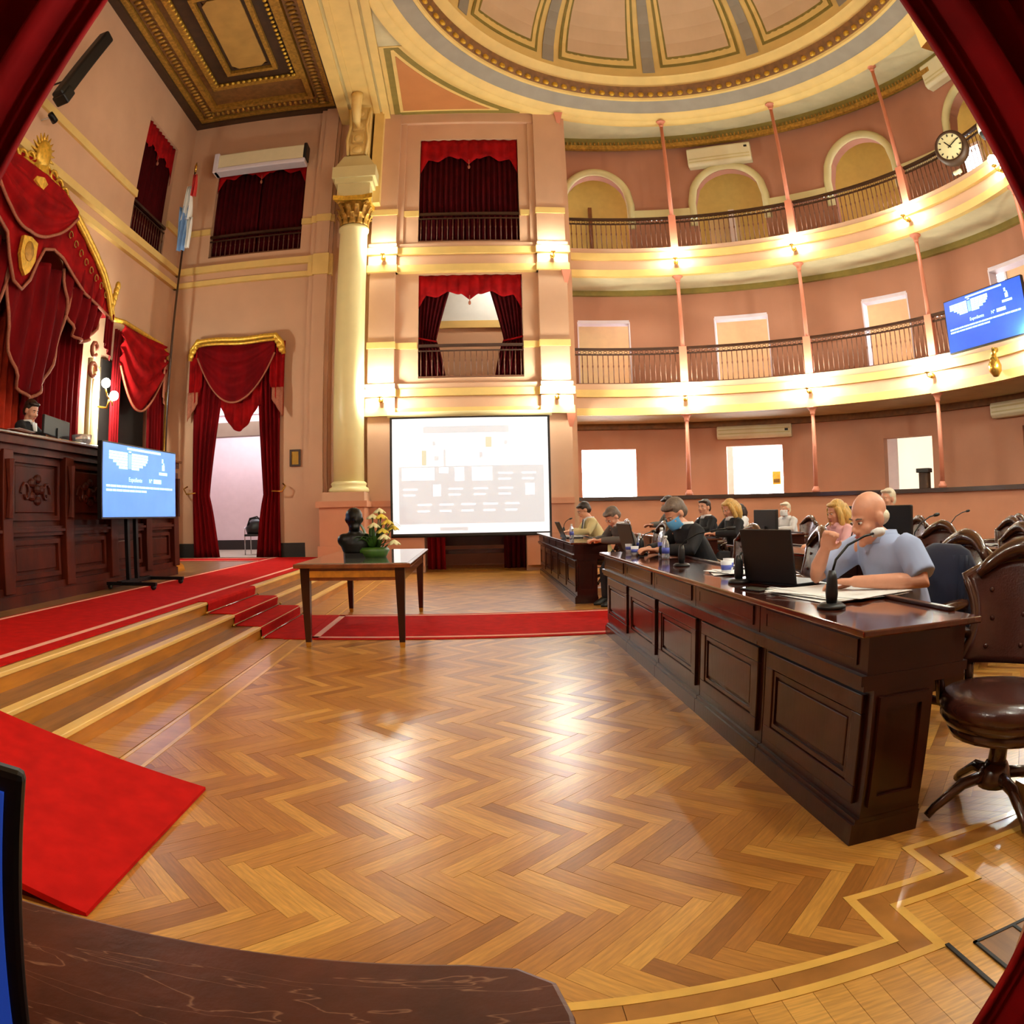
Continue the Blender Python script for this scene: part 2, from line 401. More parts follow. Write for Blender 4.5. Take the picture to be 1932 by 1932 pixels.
def with_mat(me, m, smooth=False):
    for k in (m if isinstance(m, (list, tuple)) else [m]): me.materials.append(MAT[k])
    if smooth: me.polygons.foreach_set('use_smooth', [True] * len(me.polygons))
    return me
def remesh(b, name, voxel, m, parent, smooth_it=4, label=None):
    me = b.mesh(name + '_raw'); o = bpy.data.objects.new(name + '_raw', me); COL.objects.link(o)
    r = o.modifiers.new('r', 'REMESH'); r.mode = 'VOXEL'; r.voxel_size = voxel; r.use_smooth_shade = True
    sm = o.modifiers.new('s', 'SMOOTH'); sm.factor = .5; sm.iterations = smooth_it
    dg = bpy.context.evaluated_depsgraph_get()
    out = bpy.data.meshes.new_from_object(o.evaluated_get(dg)); out.name = name
    bpy.data.objects.remove(o); bpy.data.meshes.remove(me)
    out.materials.clear()
    return obj(name, out, m, parent, True, None, label)
def text_mesh(txt, size):
    c = bpy.data.curves.new('t', 'FONT'); c.body = txt; c.size = size; c.extrude = .001; c.align_x = 'CENTER'
    o = bpy.data.objects.new('t', c); COL.objects.link(o)
    dg = bpy.context.evaluated_depsgraph_get()
    me = bpy.data.meshes.new_from_object(o.evaluated_get(dg)); bpy.data.objects.remove(o)
    return me

# ---------------------------------------------------------------- shared plan of the hall (metres)
CX, CY, RG = 2.45, 8.35, 6.45         # centre and radius of the gallery fronts
YW = 14.5                             # far wall
XL = -6.93                            # wall behind the dais
YN = 0.95                             # near wall, pierced where the lens stands
POSTS = [20.0, 45.0, 71.0, 96.5]
def cyl(r, deg, z=0.): a = radians(deg); return (CX + r * sin(a), CY + r * cos(a), z)
MC = Matrix.Translation((CX, CY, 0))
ORD = ['first', 'second', 'third', 'fourth']

# ================================================================ FLOOR
floor_o = struct(B().box(-7.2, 11.2, -1.6, 17.6, -.12, -.012).build('floor', 'subfloor'))
PW, PN = .070, 6
PL = PW * PN
def clip(poly, nx, ny, d):            # keep nx*x+ny*y >= d
    out = []
    for i in range(len(poly)):
        a, b_ = poly[i], poly[(i + 1) % len(poly)]
        da, db = nx * a[0] + ny * a[1] - d, nx * b_[0] + ny * b_[1] - d
        if da >= 0: out.append(a)
        if (da >= 0) != (db >= 0):
            t = da / (da - db); out.append((a[0] + t * (b_[0] - a[0]), a[1] + t * (b_[1] - a[1])))
    return out
def area2(p): return abs(sum(p[i][0] * p[(i + 1) % len(p)][1] - p[(i + 1) % len(p)][0] * p[i][1] for i in range(len(p)))) / 2
STR = [(-1.645, 1.10, 1.355), (1.10, 1.46, 1.625), (1.46, 4.6, 1.83)]
c45 = sqrt(.5)
planks = []
g = .0006
for row in range(-260, 260):
    for typ in (0, 1):
        for j in range(-14, 15):
            if typ == 0:
                u0, v0, du, dv = row + 2 * PN * j, row, PN, 1
            else:
                u0, v0, du, dv = row, row - 2 * PN + 1 + 2 * PN * j, 1, PN
            cu, cv = (u0 + du / 2) * PW, (v0 + dv / 2) * PW
            cx, cy = (cu + cv) * c45 - .2, (cv - cu) * c45 + 8
            if not (-2.0 < cx < 4.8 and 1.1 < cy < 14.7): continue
            ang = -pi / 4 if typ == 0 else pi / 4
            ca, sa = cos(ang), sin(ang)
            hl, hw = PL / 2 - g, PW / 2 - g
            q = [(cx + a * ca - b_ * sa, cy + a * sa + b_ * ca) for a, b_ in ((-hl, -hw), (hl, -hw), (hl, hw), (-hl, hw))]
            pieces = []
            for x0, x1, y0 in STR:
                p = clip(clip(clip(q, 1, 0, x0), -1, 0, -x1), 0, 1, y0)
                p = clip(p, 0, -1, -YW) if len(p) > 2 else p
                if len(p) > 2 and area2(p) > 1e-5: pieces.append(p)
            if not pieces: continue
            whole = len(pieces) == 1 and abs(area2(pieces[0]) - 4 * hl * hw) < 1e-6
            hid = 0 if cx < 1.3 else 8
            under = 30 if (cx < -1.3 and cy < 2.75) or cy < 1.6 and cx < .1 else 0
            planks.append((hypot(cx, cy) + hid + under, cx, cy, ang, pieces, whole))
planks.sort(key=lambda t: t[0])
pm = with_mat(B().box(-PL / 2 + g, PL / 2 - g, -PW / 2 + g, PW / 2 - g, -.010, 0).mesh('plank'), 'plank')
for d_, cx, cy, ang, pieces, whole in planks[:300]:
    if whole:
        inst('plank', pm, floor_o, (cx, cy, random.uniform(-.0006, .0006)), (0, 0, ang))
    else:
        b = B()
        for p in pieces: b.prism([((x - cx) * cos(ang) + (y - cy) * sin(ang), -(x - cx) * sin(ang) + (y - cy) * cos(ang)) for x, y in p], -.010, 0)
        o = b.build('plank', 'plank', floor_o); o.location = (cx, cy, 0); o.rotation_euler = (0, 0, ang)
b = B(); rn = []
for d_, cx, cy, ang, pieces, whole in planks[300:]:
    for p in pieces:
        n0 = len(b.f); b.prism(p, -.010, 0); rn += [random.random()] * (len(b.f) - n0)
# boards beside the steps and outside the inlaid border
for i in range(150):
    y = 1.0 + i * .085
    n0 = len(b.f); b.box(-2.22, -1.845, y, y + .083, -.010, 0); rn += [random.random() * .6] * (len(b.f) - n0)
for i in range(60):
    x = -2.2 + i * .088
    xe = x + .0865
    yt = 1.235 if xe < 1.21 else (1.495 if xe < 1.545 else 1.685)
    n0 = len(b.f); b.box(x, xe, -1.5, yt, -.010, -.0012); rn += [.35 + random.random() * .4] * (len(b.f) - n0)
o = b.build('plank_field', 'plank', floor_o, kind='stuff')
at = o.data.attributes.new('rnd', 'FLOAT', 'FACE'); at.data.foreach_set('value', rn)
# maple inlay lines and the band between them
def strip(pts, w, name, m, z=.0015):
    for i_, ((x0, y0), (x1, y1)) in enumerate(zip(pts[:-1], pts[1:])):
        h = w / 2; z += .00025
        B().box(min(x0, x1) - h, max(x0, x1) + h, min(y0, y1) - h, max(y0, y1) + h, -.010, z).build(name, m, floor_o)
strip([(-1.66, 1.34), (1.10, 1.34), (1.10, 1.61), (1.46, 1.61), (1.46, 1.815), (4.5, 1.815)], .034, 'inlay_strip', 'inlay')
strip([(-1.82, 1.24), (1.215, 1.24), (1.215, 1.50), (1.55, 1.50), (1.55, 1.69), (4.5, 1.69)], .034, 'inlay_strip', 'inlay')
strip([(-1.66, 1.34), (-1.66, 14.4)], .026, 'inlay_strip', 'inlay')
strip([(-1.82, 1.24), (-1.82, 14.4)], .026, 'inlay_strip', 'inlay')
for i in range(14):
    B().box(-1.806, -1.674, 1.26 + i * .94, 1.26 + (i + 1) * .94 - .002, -.010, 0).build('border_board', 'inlay_mid', floor_o)
for i in range(7):
    B().box(-1.655 + i * .395, -1.655 + (i + 1) * .395 - .002, 1.25, 1.33, -.010, 0).build('border_board', 'band', floor_o)
for x0, x1, y0, y1 in ((1.11, 1.205, 1.25, 1.602), (1.206, 1.54, 1.51, 1.601), (1.47, 1.54, 1.602, 1.805), (1.541, 2.9, 1.70, 1.805), (2.902, 4.4, 1.70, 1.805)):
    B().box(x0, x1, y0, y1, -.010, 0).build('border_board', 'band', floor_o)

hatch = thing('floor_hatch', 'dark edged floor hatch set in the boards by the right hand curtain', 'hatch', (1.36, 1.05, 0))
B().box(-.04, .36, -.25, .13, .0005, .003).build('lid', 'tread', hatch)
B().box(-.055, .36, .13, .142, .0005, .006).build('frame_bar', 'charcoal', hatch)
B().box(-.055, -.043, -.25, .142, .0005, .006).build('frame_bar', 'charcoal', hatch)
B().box(.10, .112, -.25, .13, .0005, .006).build('frame_bar', 'charcoal', hatch)
B().box(-.136, -.122, -.55, .18, .0005, .006).build('frame_bar', 'charcoal', hatch)

# ================================================================ DAIS AND STEPS
dais = struct(B().box(XL, -2.86, YN, YW, -.01, .36).build('floor_dais', 'tread'))
def step(x0, x1, z, yb=13.45):
    B().box(x0, x1 - .001, YN, yb, 0, z - .022).build('riser', 'step', dais)
    n = 9; y = YN; dy = (yb - YN) / n
    for i in range(n):
        B().box(x0, x1 - .075, y + i * dy + .002, y + (i + 1) * dy - .002, z - .022, z).build('tread_board', 'tread', dais)
    B().box(x1 - .075, x1 + .014, YN, yb, z - .030, z + .001).build('nosing', 'nosing', dais, bevel=.006)
step(-2.44, -2.15, .12); step(-2.74, -2.43, .24); step(-2.95, -2.73, .36)

def carpet(name, label, pts, x_or_y, mats='carpet'):
    pass
YC0, YC1 = 6.62, 8.28
# long runner on the dais
rn_ = thing('carpet_runner', 'long red carpet runner with pale edge stripes along the dais top', 'carpet', (-3.6, 8, .36))
B().box(-.62, .78, -6.9, 6.2, .001, .010).build('pile', 'carpet', rn_)
B().box(-.585, -.535, -6.9, 6.2, .006, .0115).build('edge_stripe', 'carpet_edge', rn_)
B().box(.575, .64, -6.9, 6.2, .006, .0115).build('edge_stripe', 'carpet_edge', rn_)
rn2 = thing('carpet_runner', 'short red carpet lying across the dais in front of the curtained doorway', 'carpet', (-5.3, 13.6, .36))
B().box(-1.0, 1.05, -.42, .42, .001, .010).build('pile', 'carpet', rn2)
B().box(-.96, 1.05, -.40, -.35, .006, .0115).build('edge_stripe', 'carpet_edge', rn2)
B().box(-.96, 1.05, .33, .38, .006, .0115).build('edge_stripe', 'carpet_edge', rn2)
# carpet pouring down the steps
sc = thing('stair_carpet', 'red carpet draped over the three dais steps behind the table', 'carpet', (-2.4, (YC0 + YC1) / 2, 0))
prof = [(-2.86, .371), (-2.74, .372), (-2.712, .366), (-2.702, .345), (-2.716, .27), (-2.70, .252), (-2.45, .252), (-2.422, .245), (-2.412, .225), (-2.426, .15), (-2.41, .132), (-2.17, .132), (-2.142, .125), (-2.130, .10), (-2.132, .03), (-2.10, .0115), (-1.72, .0105)]
def sheet_profile(prof, y0, y1, th=.008):
    b = B(); n = len(prof)
    vs = [(x, y, z) for y in (y0, y1) for x, z in prof] + [(x, y, z - th) for y in (y0, y1) for x, z in prof]
    fs = [(i, i + 1, n + i + 1, n + i) for i in range(n - 1)] + [(2 * n + i + 1, 2 * n + i, 3 * n + i, 3 * n + i + 1) for i in range(n - 1)]
    fs += [(i + 1, i, 2 * n + i, 2 * n + i + 1) for i in range(n - 1)] + [(n + i, n + i + 1, 3 * n + i + 1, 3 * n + i) for i in range(n - 1)]
    fs += [(0, n, 3 * n, 2 * n), (2 * n - 1, n - 1, 3 * n - 1, 4 * n - 1)]
    return b.add(vs, fs)
sheet_profile([(x, max(z, .0095)) for x, z in prof], YC0 + .02, YC1 - .02).build('pile', 'carpet', sc, off=sc.location)
for i, (x, z) in enumerate([(-2.695, .262), (-2.405, .142), (-2.11, .022)]):
    t = thing('stair_rod', 'brass stair rod across the red step carpet, %s from the top' % ORD[i], 'stair rod', (x, (YC0 + YC1) / 2, z), 0, 'stair rods on the dais steps')
    B().tube([(0, -.86, 0), (0, .86, 0)], .009, 8).build('rod', 'chrome', t, True)
    for s_ in (-1, 1): B().ell((0, s_ * .88, 0), (.016, .022, .016)).build('end_knob', 'brass', t, True)
# floor runner
fr = thing('carpet_runner', 'red carpet runner with pale border crossing the parquet under the table', 'carpet', (0, (YC0 + YC1) / 2, 0))
hw = (YC1 - YC0) / 2
B().box(-1.9, 3.4, -hw, hw, .0015, .009).build('pile', 'carpet', fr)
B().box(-1.62, 3.4, -hw + .07, -hw + .13, .004, .0108).build('edge_stripe', 'carpet_edge', fr)
B().box(-1.62, 3.4, hw - .12, hw - .06, .004, .0108).build('edge_stripe', 'carpet_edge', fr)
B().box(-1.62, -1.55, -hw + .07, hw - .06, .004, .0108).build('edge_stripe', 'carpet_edge', fr)
# carpeted ramp near the camera
rp_ = thing('carpet_ramp', 'plain red carpeted ramp rising over the steps in the near left corner', 'ramp', (-2.1, 2.15, 0))
b = B(); y0, y1 = 1.58, 2.74
pr = [(-1.225, 0.002), (-1.225, .016), (-2.98, .395), (-4.3, .395), (-4.3, .372), (-2.98, .372), (-2.90, .362), (-1.30, .002)]
b.add([(x, y0, z) for x, z in pr] + [(x, y1, z) for x, z in pr], [tuple(range(8)), tuple(range(8, 16))[::-1]] + [(i, (i + 1) % 8, 8 + (i + 1) % 8, 8 + i)[::-1] for i in range(8)])
b.build('pile', 'carpet', rp_, off=rp_.location)
b = B(); b.add([(-2.12, y0 + .02, .005), (-1.32, y0 + .02, .005), (-2.12, y0 + .02, .19), (-2.12, y1 - .02, .005), (-1.32, y1 - .02, .005), (-2.12, y1 - .02, .19)], [(0, 1, 2), (3, 5, 4), (0, 3, 4, 1), (1, 4, 5, 2), (0, 2, 5, 3)])
b.build('wedge_board', 'velvet_d', rp_, off=rp_.location)

# ================================================================ WALLS
def wall_cells(b, u0, u1, z0, z1, holes, fn, mi=0):
    us = sorted({u0, u1} | {h[i] for h in holes for i in (0, 1)}); zs = sorted({z0, z1} | {h[i] for h in holes for i in (2, 3)})
    for a, c in zip(us[:-1], us[1:]):
        run = None
        for zi in range(len(zs) - 1):
            lo, hi = zs[zi], zs[zi + 1]; m = ((a + c) / 2, (lo + hi) / 2)
            solid = not any(h[0] < m[0] < h[1] and h[2] < m[1] < h[3] for h in holes)
            if solid: run = (run[0], hi) if run else (lo, hi)
            if (not solid or zi == len(zs) - 2) and run: fn(b, a, c, run[0], run[1]); run = None
HOLES_FAR = [(-6.0, -4.2, .36, 4.6), (-6.1, -3.82, 7.23, 9.95), (-1.10, 1.15, 4.08, 6.42), (-1.13, 1.13, 7.22, 9.97), (-1.0, 1.12, 0, 2.9)]
b = B()
wall_cells(b, XL - .3, 2.25, 0, 11.5, HOLES_FAR, lambda b, a, c, lo, hi: b.box(a, c, YW, YW + .35, lo, hi))
wall_far = struct(b.build('wall_far', 'salmon'))
b = B()
wall_cells(b, YN - .3, YW, 0, 11.5, [(11.9, 13.62, 7.05, 9.92)], lambda b, a, c, lo, hi: b.box(XL - .3, XL, a, c, lo, hi))
wall_left = struct(b.build('wall_left', 'salmon'))
b = B()
wall_cells(b, XL, 9.5, 0, 11.5, [(-1.15, 1.22, 0, 4.7)], lambda b, a, c, lo, hi: b.box(a, c, YN - .3, YN, lo, hi))
wall_near = struct(b.build('wall_near', 'salmon'))
# vestibule in which the lens stands
b = B().box(-1.75, -1.6, -1.55, YN - .3, 0, 5.0).box(1.6, 1.75, -1.55, YN - .3, 0, 5.0).box(-1.75, 1.75, -1.7, -1.55, 0, 5.0).box(-1.75, 1.75, -1.7, YN - .3, 5.0, 5.15)
struct(b.build('wall_vestibule', 'salmon'))

# straight mouldings on far and left walls
def mould_x(name, x0, x1, z0, z1, d, m, parent=wall_far, y=YW): return B().box(x0, x1, y - d, y + .001, z0, z1).build(name, m, parent)
PILX = [(-2.16, -1.60), (1.50, 2.12)]
for x0, x1 in PILX:
    B().box(x0, x1, YW - .16, YW, 0, 10.72).build('pilaster', 'salmon', wall_far)
B().box(-1.60, 1.50, YW - .10, YW, 10.42, 10.72).build('lintel_panel', 'salmon', wall_far)
B().box(-1.60, -1.46, YW - .06, YW, 7.1, 10.42).build('panel_margin', 'salmon', wall_far)
B().box(1.36, 1.50, YW - .06, YW, 7.1, 10.42).build('panel_margin', 'salmon', wall_far)
def band(zb, h=.68):
    # the gallery entablature continued on the flat wall: gold, salmon, gold, salmon ledge
    for (x0, x1, dd) in ((-1.60, 1.50, .14), (-2.20, -1.58, .22), (1.48, 2.16, .22)):
        mould_x('moulding', x0 - .02, x1 + .02, zb, zb + .16, dd + .02, 'trim')
        mould_x('frieze', x0, x1, zb + .16, zb + .40, dd - .04, 'salmon')
        mould_x('moulding', x0 - .03, x1 + .03, zb + .40, zb + .56, dd + .07, 'trim')
        mould_x('ledge', x0, x1, zb + .56, zb + h, dd, 'salmon')
band(6.45); band(3.26)
for x0, x1, d in ((-2.19, -1.58, .19), (-1.60, -1.12, .05), (1.15, 1.5, .05), (1.48, 2.14, .19)):
    mould_x('string_course', x0, x1, 7.86, 8.00, d, 'trim'); mould_x('string_course', x0, x1, 4.72, 4.86, d, 'trim')
# door wall part
for z0, z1, d in ((6.52, 6.64, .10), (6.82, 6.98, .16)):
    mould_x('cornice', XL, -3.05, z0, z1, d, 'trim')
mould_x('cornice_frieze', XL, -3.05, 6.64, 6.82, .06, 'salmon')
mould_x('string_course', -3.82, -3.05, 7.84, 7.98, .06, 'trim'); mould_x('string_course', XL, -6.1, 7.84, 7.98, .06, 'trim')
for x0, x1, d in ((-3.55, -3.05, .10), (-3.42, -3.12, .17)):
    B().box(x0, x1, YW - d, YW, .36, 11.1).build('pilaster', 'salmon', wall_far)
    B().box(x0 - .03, x1 + .03, YW - d - .04, YW, 6.5, 7.0).build('cornice_return', 'trim', wall_far)
    B().box(x0 - .02, x1 + .02, YW - d - .02, YW, 7.82, 8.0).build('string_course', 'trim', wall_far)
# left wall mouldings
def mould_y(name, y0, y1, z0, z1, d, m): return B().box(XL - .001, XL + d, y0, y1, z0, z1).build(name, m, wall_left)
mould_y('cornice', YN, YW, 6.52, 6.64, .10, 'trim'); mould_y('cornice', YN, YW, 6.82, 6.98, .16, 'trim'); mould_y('cornice_frieze', YN, YW, 6.64, 6.82, .06, 'salmon')
mould_y('string_course', YN, 11.9, 7.82, 7.98, .06, 'trim'); mould_y('string_course', 13.62, YW, 7.82, 7.98, .06, 'trim')
# dado
for x0, x1 in ((-2.16, -1.0), (1.12, 2.12)):
    B().box(x0, x1, YW - .20, YW, 0.12, 1.38).build('dado', 'salmon_dark', wall_far)
    B().box(x0, x1, YW - .25, YW, 1.38, 1.50).build('dado_cap', 'salmon_dark', wall_far)
struct(B().box(XL, -6.0, YW - .03, YW, .36, .66).box(-4.2, -3.05, YW - .03, YW, .36, .66).build('baseboard_far', 'charcoal'))
struct(B().box(XL, XL + .03, YN, YW, .36, .66).build('baseboard_left', 'charcoal'))

# rooms seen through the far wall
r = sroot('room_upper_box')
b = B().box(-1.5, 1.6, 16.2, 16.3, 4.0, 6.9).box(-1.6, -1.5, YW + .35, 16.3, 4, 6.9).box(1.6, 1.7, YW + .35, 16.3, 4, 6.9); b.build('back_wall', 'salmon', r)
B().box(-1.6, 1.7, YW + .35, 16.3, 3.95, 4.06).build('box_floor', 'tread', r)
B().box(-1.6, 1.7, YW + .35, 16.3, 6.9, 7.0).build('box_ceiling', 'white', r)
B().box(-1.5, 1.6, 16.12, 16.2, 5.62, 5.80).build('cornice', 'trim', r)
B().box(-1.5, 1.6, 16.15, 16.2, 5.80, 6.9).build('upper_wall', 'white', r)
bl_ = B().ell((0, 0, 0), (.09, .09, .09)).build('ceiling_globe', 'globe_up', r, True); bl_.location = (.9, 15.2, 6.72)  # lamp added out of view to brighten the box room
for (x0, x1, z0, z1) in ((-1.5, 1.5, 7.1, 10.1), (-6.4, -3.5, 7.1, 10.1)):
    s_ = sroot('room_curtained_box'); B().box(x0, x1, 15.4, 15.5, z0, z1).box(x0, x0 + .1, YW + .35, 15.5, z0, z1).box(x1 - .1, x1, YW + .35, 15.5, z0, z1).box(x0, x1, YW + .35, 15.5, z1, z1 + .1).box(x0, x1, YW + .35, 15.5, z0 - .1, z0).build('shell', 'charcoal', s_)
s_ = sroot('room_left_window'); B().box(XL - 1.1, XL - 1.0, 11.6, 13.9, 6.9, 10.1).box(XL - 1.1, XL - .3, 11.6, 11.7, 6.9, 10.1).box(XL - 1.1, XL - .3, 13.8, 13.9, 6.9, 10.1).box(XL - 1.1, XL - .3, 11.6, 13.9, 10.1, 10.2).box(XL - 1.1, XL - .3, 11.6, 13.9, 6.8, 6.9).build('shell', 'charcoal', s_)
# lobby behind the curtained dais door: pale lilac walls in daylight
s_ = sroot('room_lobby')
B().box(-7.4, -2.6, 18.0, 18.1, .3, 5.2).box(-7.5, -7.4, YW + .35, 18.1, .3, 5.2).box(-2.6, -2.5, YW + .35, 18.1, .3, 5.2).build('lobby_wall', 'lilac', s_)
B().box(-7.5, -2.5, YW, 18.1, .2, .362).build('lobby_floor', 'greyband', s_)
B().box(-7.5, -2.5, YW + .35, 18.1, 5.2, 5.3).build('lobby_ceiling', 'white', s_)
B().box(-5.1, -4.3, 17.86, 18.0, .36, 3.5).build('lobby_door', 'white', s_)
B().box(-7.4, -2.6, 17.9, 18.0, 3.55, 3.75).box(-7.4, -2.6, 17.95, 18.0, 4.0, 4.1).build('lobby_cornice', 'white', s_)
B().box(-6.0, -4.2, YW - .02, YW + .02, .36, .364).build('threshold', 'charcoal', s_)
B().box(-7.4, -2.6, 16.6, 16.9, 3.25, 3.6).build('lobby_beam', 'greyband', s_)
B().box(-7.4, -2.6, 17.97, 18.0, .36, .62).build('lobby_skirting', 'charcoal', s_)
area('lobby_daylight', (-5.0, 16.3, 5.1), (0, 0, 0), 3.2, 2.2, 190 * DAY, (1, .95, 1))
# passage behind the screen
s_ = sroot('room_passage')
B().box(-1.5, 1.6, 16.4, 16.5, 0, 3.1).box(-1.5, -1.4, YW + .35, 16.5, 0, 3.1).box(1.5, 1.6, YW + .35, 16.5, 0, 3.1).box(-1.5, 1.6, YW + .35, 16.5, 3.0, 3.1).build('passage_wall', 'salmon_dark', s_)
B().box(-1.5, 1.6, YW, 16.5, -.1, -.002).build('passage_floor', 'step', s_)

# ================================================================ COLUMN, BEAM, CEILINGS
col = sroot('column_corinthian', 'tall cream column with gilded capital on a salmon pedestal beside the screen')
B().box(-3.04, -2.12, 13.58, YW, .0, 1.38).build('pedestal', 'salmon_dark', col)
B().box(-3.08, -2.08, 13.54, YW, .0, .62).build('pedestal_base', 'salmon_dark', col)
B().box(-3.10, -2.06, 13.52, YW, 1.38, 1.50).build('pedestal_cap', 'salmon_dark', col)
B().box(-2.98, -2.12, 13.60, YW, 1.50, 1.68).build('plinth', 'salmon', col)
Mcol = Matrix.Translation((-2.5, 14.02, 0))
B().lathe([(.0, 1.68), (.40, 1.68), (.42, 1.72), (.40, 1.77), (.355, 1.79), (.355, 1.82), (.375, 1.85), (.355, 1.88), (.325, 1.90), (0, 1.90)], 32, M=Mcol).build('base', 'column', col, True)
B().lathe([(.0, 1.9), (.318, 1.9), (.318, 3.5), (.312, 5.0), (.300, 7.30), (.33, 7.34), (.33, 7.40), (.29, 7.44), (0, 7.44)], 36, M=Mcol).build('shaft', 'column', col, True)
cap = B().lathe([(0, 7.42), (.28, 7.44), (.27, 7.7), (.34, 7.98), (0, 8.0)], 24, M=Mcol).build('capital_bell', 'oldgold', col, True)
b = B()
lf = []
for tier, (zz, rr, hh, nn) in enumerate(((7.44, .29, .30, 12), (7.58, .30, .36, 12))):
    for k in range(nn):
        a = 2 * pi * (k + .5 * tier) / nn
        T = Mcol @ Matrix.Rotation(a, 4, 'Z')
        def lfn(u, v, rr=rr, zz=zz, hh=hh): return ((u - .5) * .15 * (1 - .55 * v), rr + .012 + .12 * v ** 3 - .05 * max(0, v - .85) * 4, zz + hh * (v if v < .85 else .85 - (v - .85) * .4))
        B().sheet(lfn, 3, 6, (0, .015, 0), M=T).build('acanthus_leaf', 'oldgold', col, True)
for k in range(4):
    T = Mcol @ Matrix.Rotation(pi / 4 + k * pi / 2, 4, 'Z')
    pts = [(0, .36 + .10 * cos(t) * (1 - t / 9), 7.93 + .09 * sin(t) * (1 - t / 9)) for t in [i * .5 for i in range(15)]]
    B().tube(pts, [.035 - .0015 * i for i in range(15)], 6, M=T).build('volute', 'oldgold', col, True)
B().prism([(-2.5 + x, 14.02 + y) for x, y in ((-.43, -.43), (-.2, -.36), (.2, -.36), (.43, -.43), (.36, -.2), (.36, .2), (.43, .43), (-.43, .43), (-.36, .2), (-.36, -.2))], 7.99, 8.10).build('abacus', 'gild', col)
b = B().box(-2.86, -2.14, 13.66, YW, 8.10, 8.40).box(-2.92, -2.08, 13.60, YW, 8.40, 8.52).box(-2.98, -2.02, 13.54, YW, 8.52, 8.80); b.build('entablature_block', 'cream', col)
B().frustum((-2.5, 14.1, 8.80), .46, .5, .27, .40, .35).build('bracket_foot', 'cream', col)
B().box(-2.74, -2.26, 13.82, YW, 9.15, 10.62).build('console_pier', 'trim', col)
B().box(-2.20, -1.98, 14.1, YW, 8.1, 10.72).build('side_pilaster', 'trim', col)
for i, (zz, ww) in enumerate(((9.22, .30), (9.55, .24), (9.9, .26), (10.25, .30))):
    B().box(-2.5 - ww / 2, -2.5 + ww / 2, 13.74, 13.83, zz, zz + .24).ell((-2.5, 13.74, zz + .12), (ww * .4, .05, .10)).build('carved_block', 'trim', col)
for s_ in (-1, 1):
    B().tube([(-2.5 + s_ * .2, 13.76, 9.2), (-2.5 + s_ * .24, 13.72, 9.6), (-2.5 + s_ * .18, 13.72, 10.0), (-2.5 + s_ * .24, 13.74, 10.5)], .035, 6).build('carved_scroll', 'trim', col, True)

beam = sroot('ceiling_beam', 'wide gold and cream ceiling beam above the column')
B().box(-3.02, -1.90, YN, YW, 10.62, 11.5).build('beam_core', 'cream', beam)
for x0, x1, z in ((-3.05, -2.80, 10.56), (-2.72, -2.60, 10.58), (-2.22, -2.08, 10.58), (-2.02, -1.86, 10.56)):
    B().box(x0, x1, YN, YW, z, 10.63).build('beam_moulding', 'trim', beam)
B().box(-2.60, -2.22, YN, YW, 10.60, 10.63).build('beam_field', 'trim', beam)
orn = thing('ceiling_ornament', 'gilded plaster pendant ornament hanging from the beam above the column', 'ornament', (-2.5, 13.2, 10.56))
B().tube([(0, 0, 0.02), (0, 0, -.10), (0, .05, -.32), (0, .2, -.6), (0, .45, -.62)], [.14, .13, .11, .09, .05], 10).build('pendant_body', 'trim', orn, True)
for i in range(3):
    B().ell((0, .02 + i * .09, -.12 - i * .16), (.13 - .02 * i, .10, .08)).build('pendant_leaf', 'gild', orn, True)
B().tube([(-.02 + .10 * sin(t), -.02, .0 + .08 - .10 * cos(t) - .08) for t in [i * .45 for i in range(12)]], .015, 6).build('pendant_scroll', 'oldgold', orn, True)

# coffered ceiling over the dais
cof = struct(B().box(XL - .3, -3.02, YN, YW, 11.18, 11.4).build('ceiling_dais', 'coffer'))
X0, X1, Y0, Y1 = XL, -3.02, 7.0, YW
def rect_frame(name, ins, w, z0, z1, m, parent=cof, X0=X0, X1=X1, Y0=Y0, Y1=Y1, lab=None):
    a, b_, c, d = X0 + ins, X1 - ins, Y0 + ins, Y1 - ins
    B().box(a, b_, c, c + w, z0, z1).box(a, b_, d - w, d, z0, z1).box(a, a + w, c + w, d - w, z0, z1).box(b_ - w, b_, c + w, d - w, z0, z1).build(name, m, parent)
rect_frame('wall_cove', 0, .20, 11.00, 11.18, 'coffer_dark')
rect_frame('cove_moulding', .20, .12, 11.06, 11.18, 'oldgold')
rect_frame('bead_band', .34, .30, 11.12, 11.18, 'coffer')
rect_frame('inner_moulding', .66, .12, 11.04, 11.18, 'oldgold')
# the coffer panel in view and its twin
for (ya, yb) in ((8.4, 13.15),):
    k = dict(X0=-5.95, X1=-3.75, Y0=9.0, Y1=12.95)
    rect_frame('panel_step', 0, .14, 11.06, 11.18, 'oldgold', **k)
    rect_frame('panel_recess', .16, .34, 11.14, 11.18, 'coffer_dark', **k)
    rect_frame('panel_step', .50, .10, 11.06, 11.18, 'oldgold', **k)
    rect_frame('panel_recess', .62, .08, 11.14, 11.18, 'coffer_dark', **k)
    a, c, d, e = -5.95 + .70, -3.75 - .70, 9.70, 12.25
    q = .14
    B().prism([(a + q, d), (c - q, d), (c, d + q), (c, e - q), (c - q, e), (a + q, e), (a, e - q), (a, d + q)], 11.10, 11.18).build('panel_field', 'coffer_field', cof)
b = B()
for i in range(46):
    y = 7.6 + i * .145
    for x in (XL + .49, -3.02 - .49): b.ell((x, y, 11.10), (.10, .045, .05), 6, 4)
for i in range(22):
    x = XL + .6 + i * .135
    for y in (YW - .49,): b.ell((x, y, 11.10), (.045, .10, .05), 6, 4)
b.build('egg_moulding', 'oldgold', cof, True, kind='stuff')
b = B()
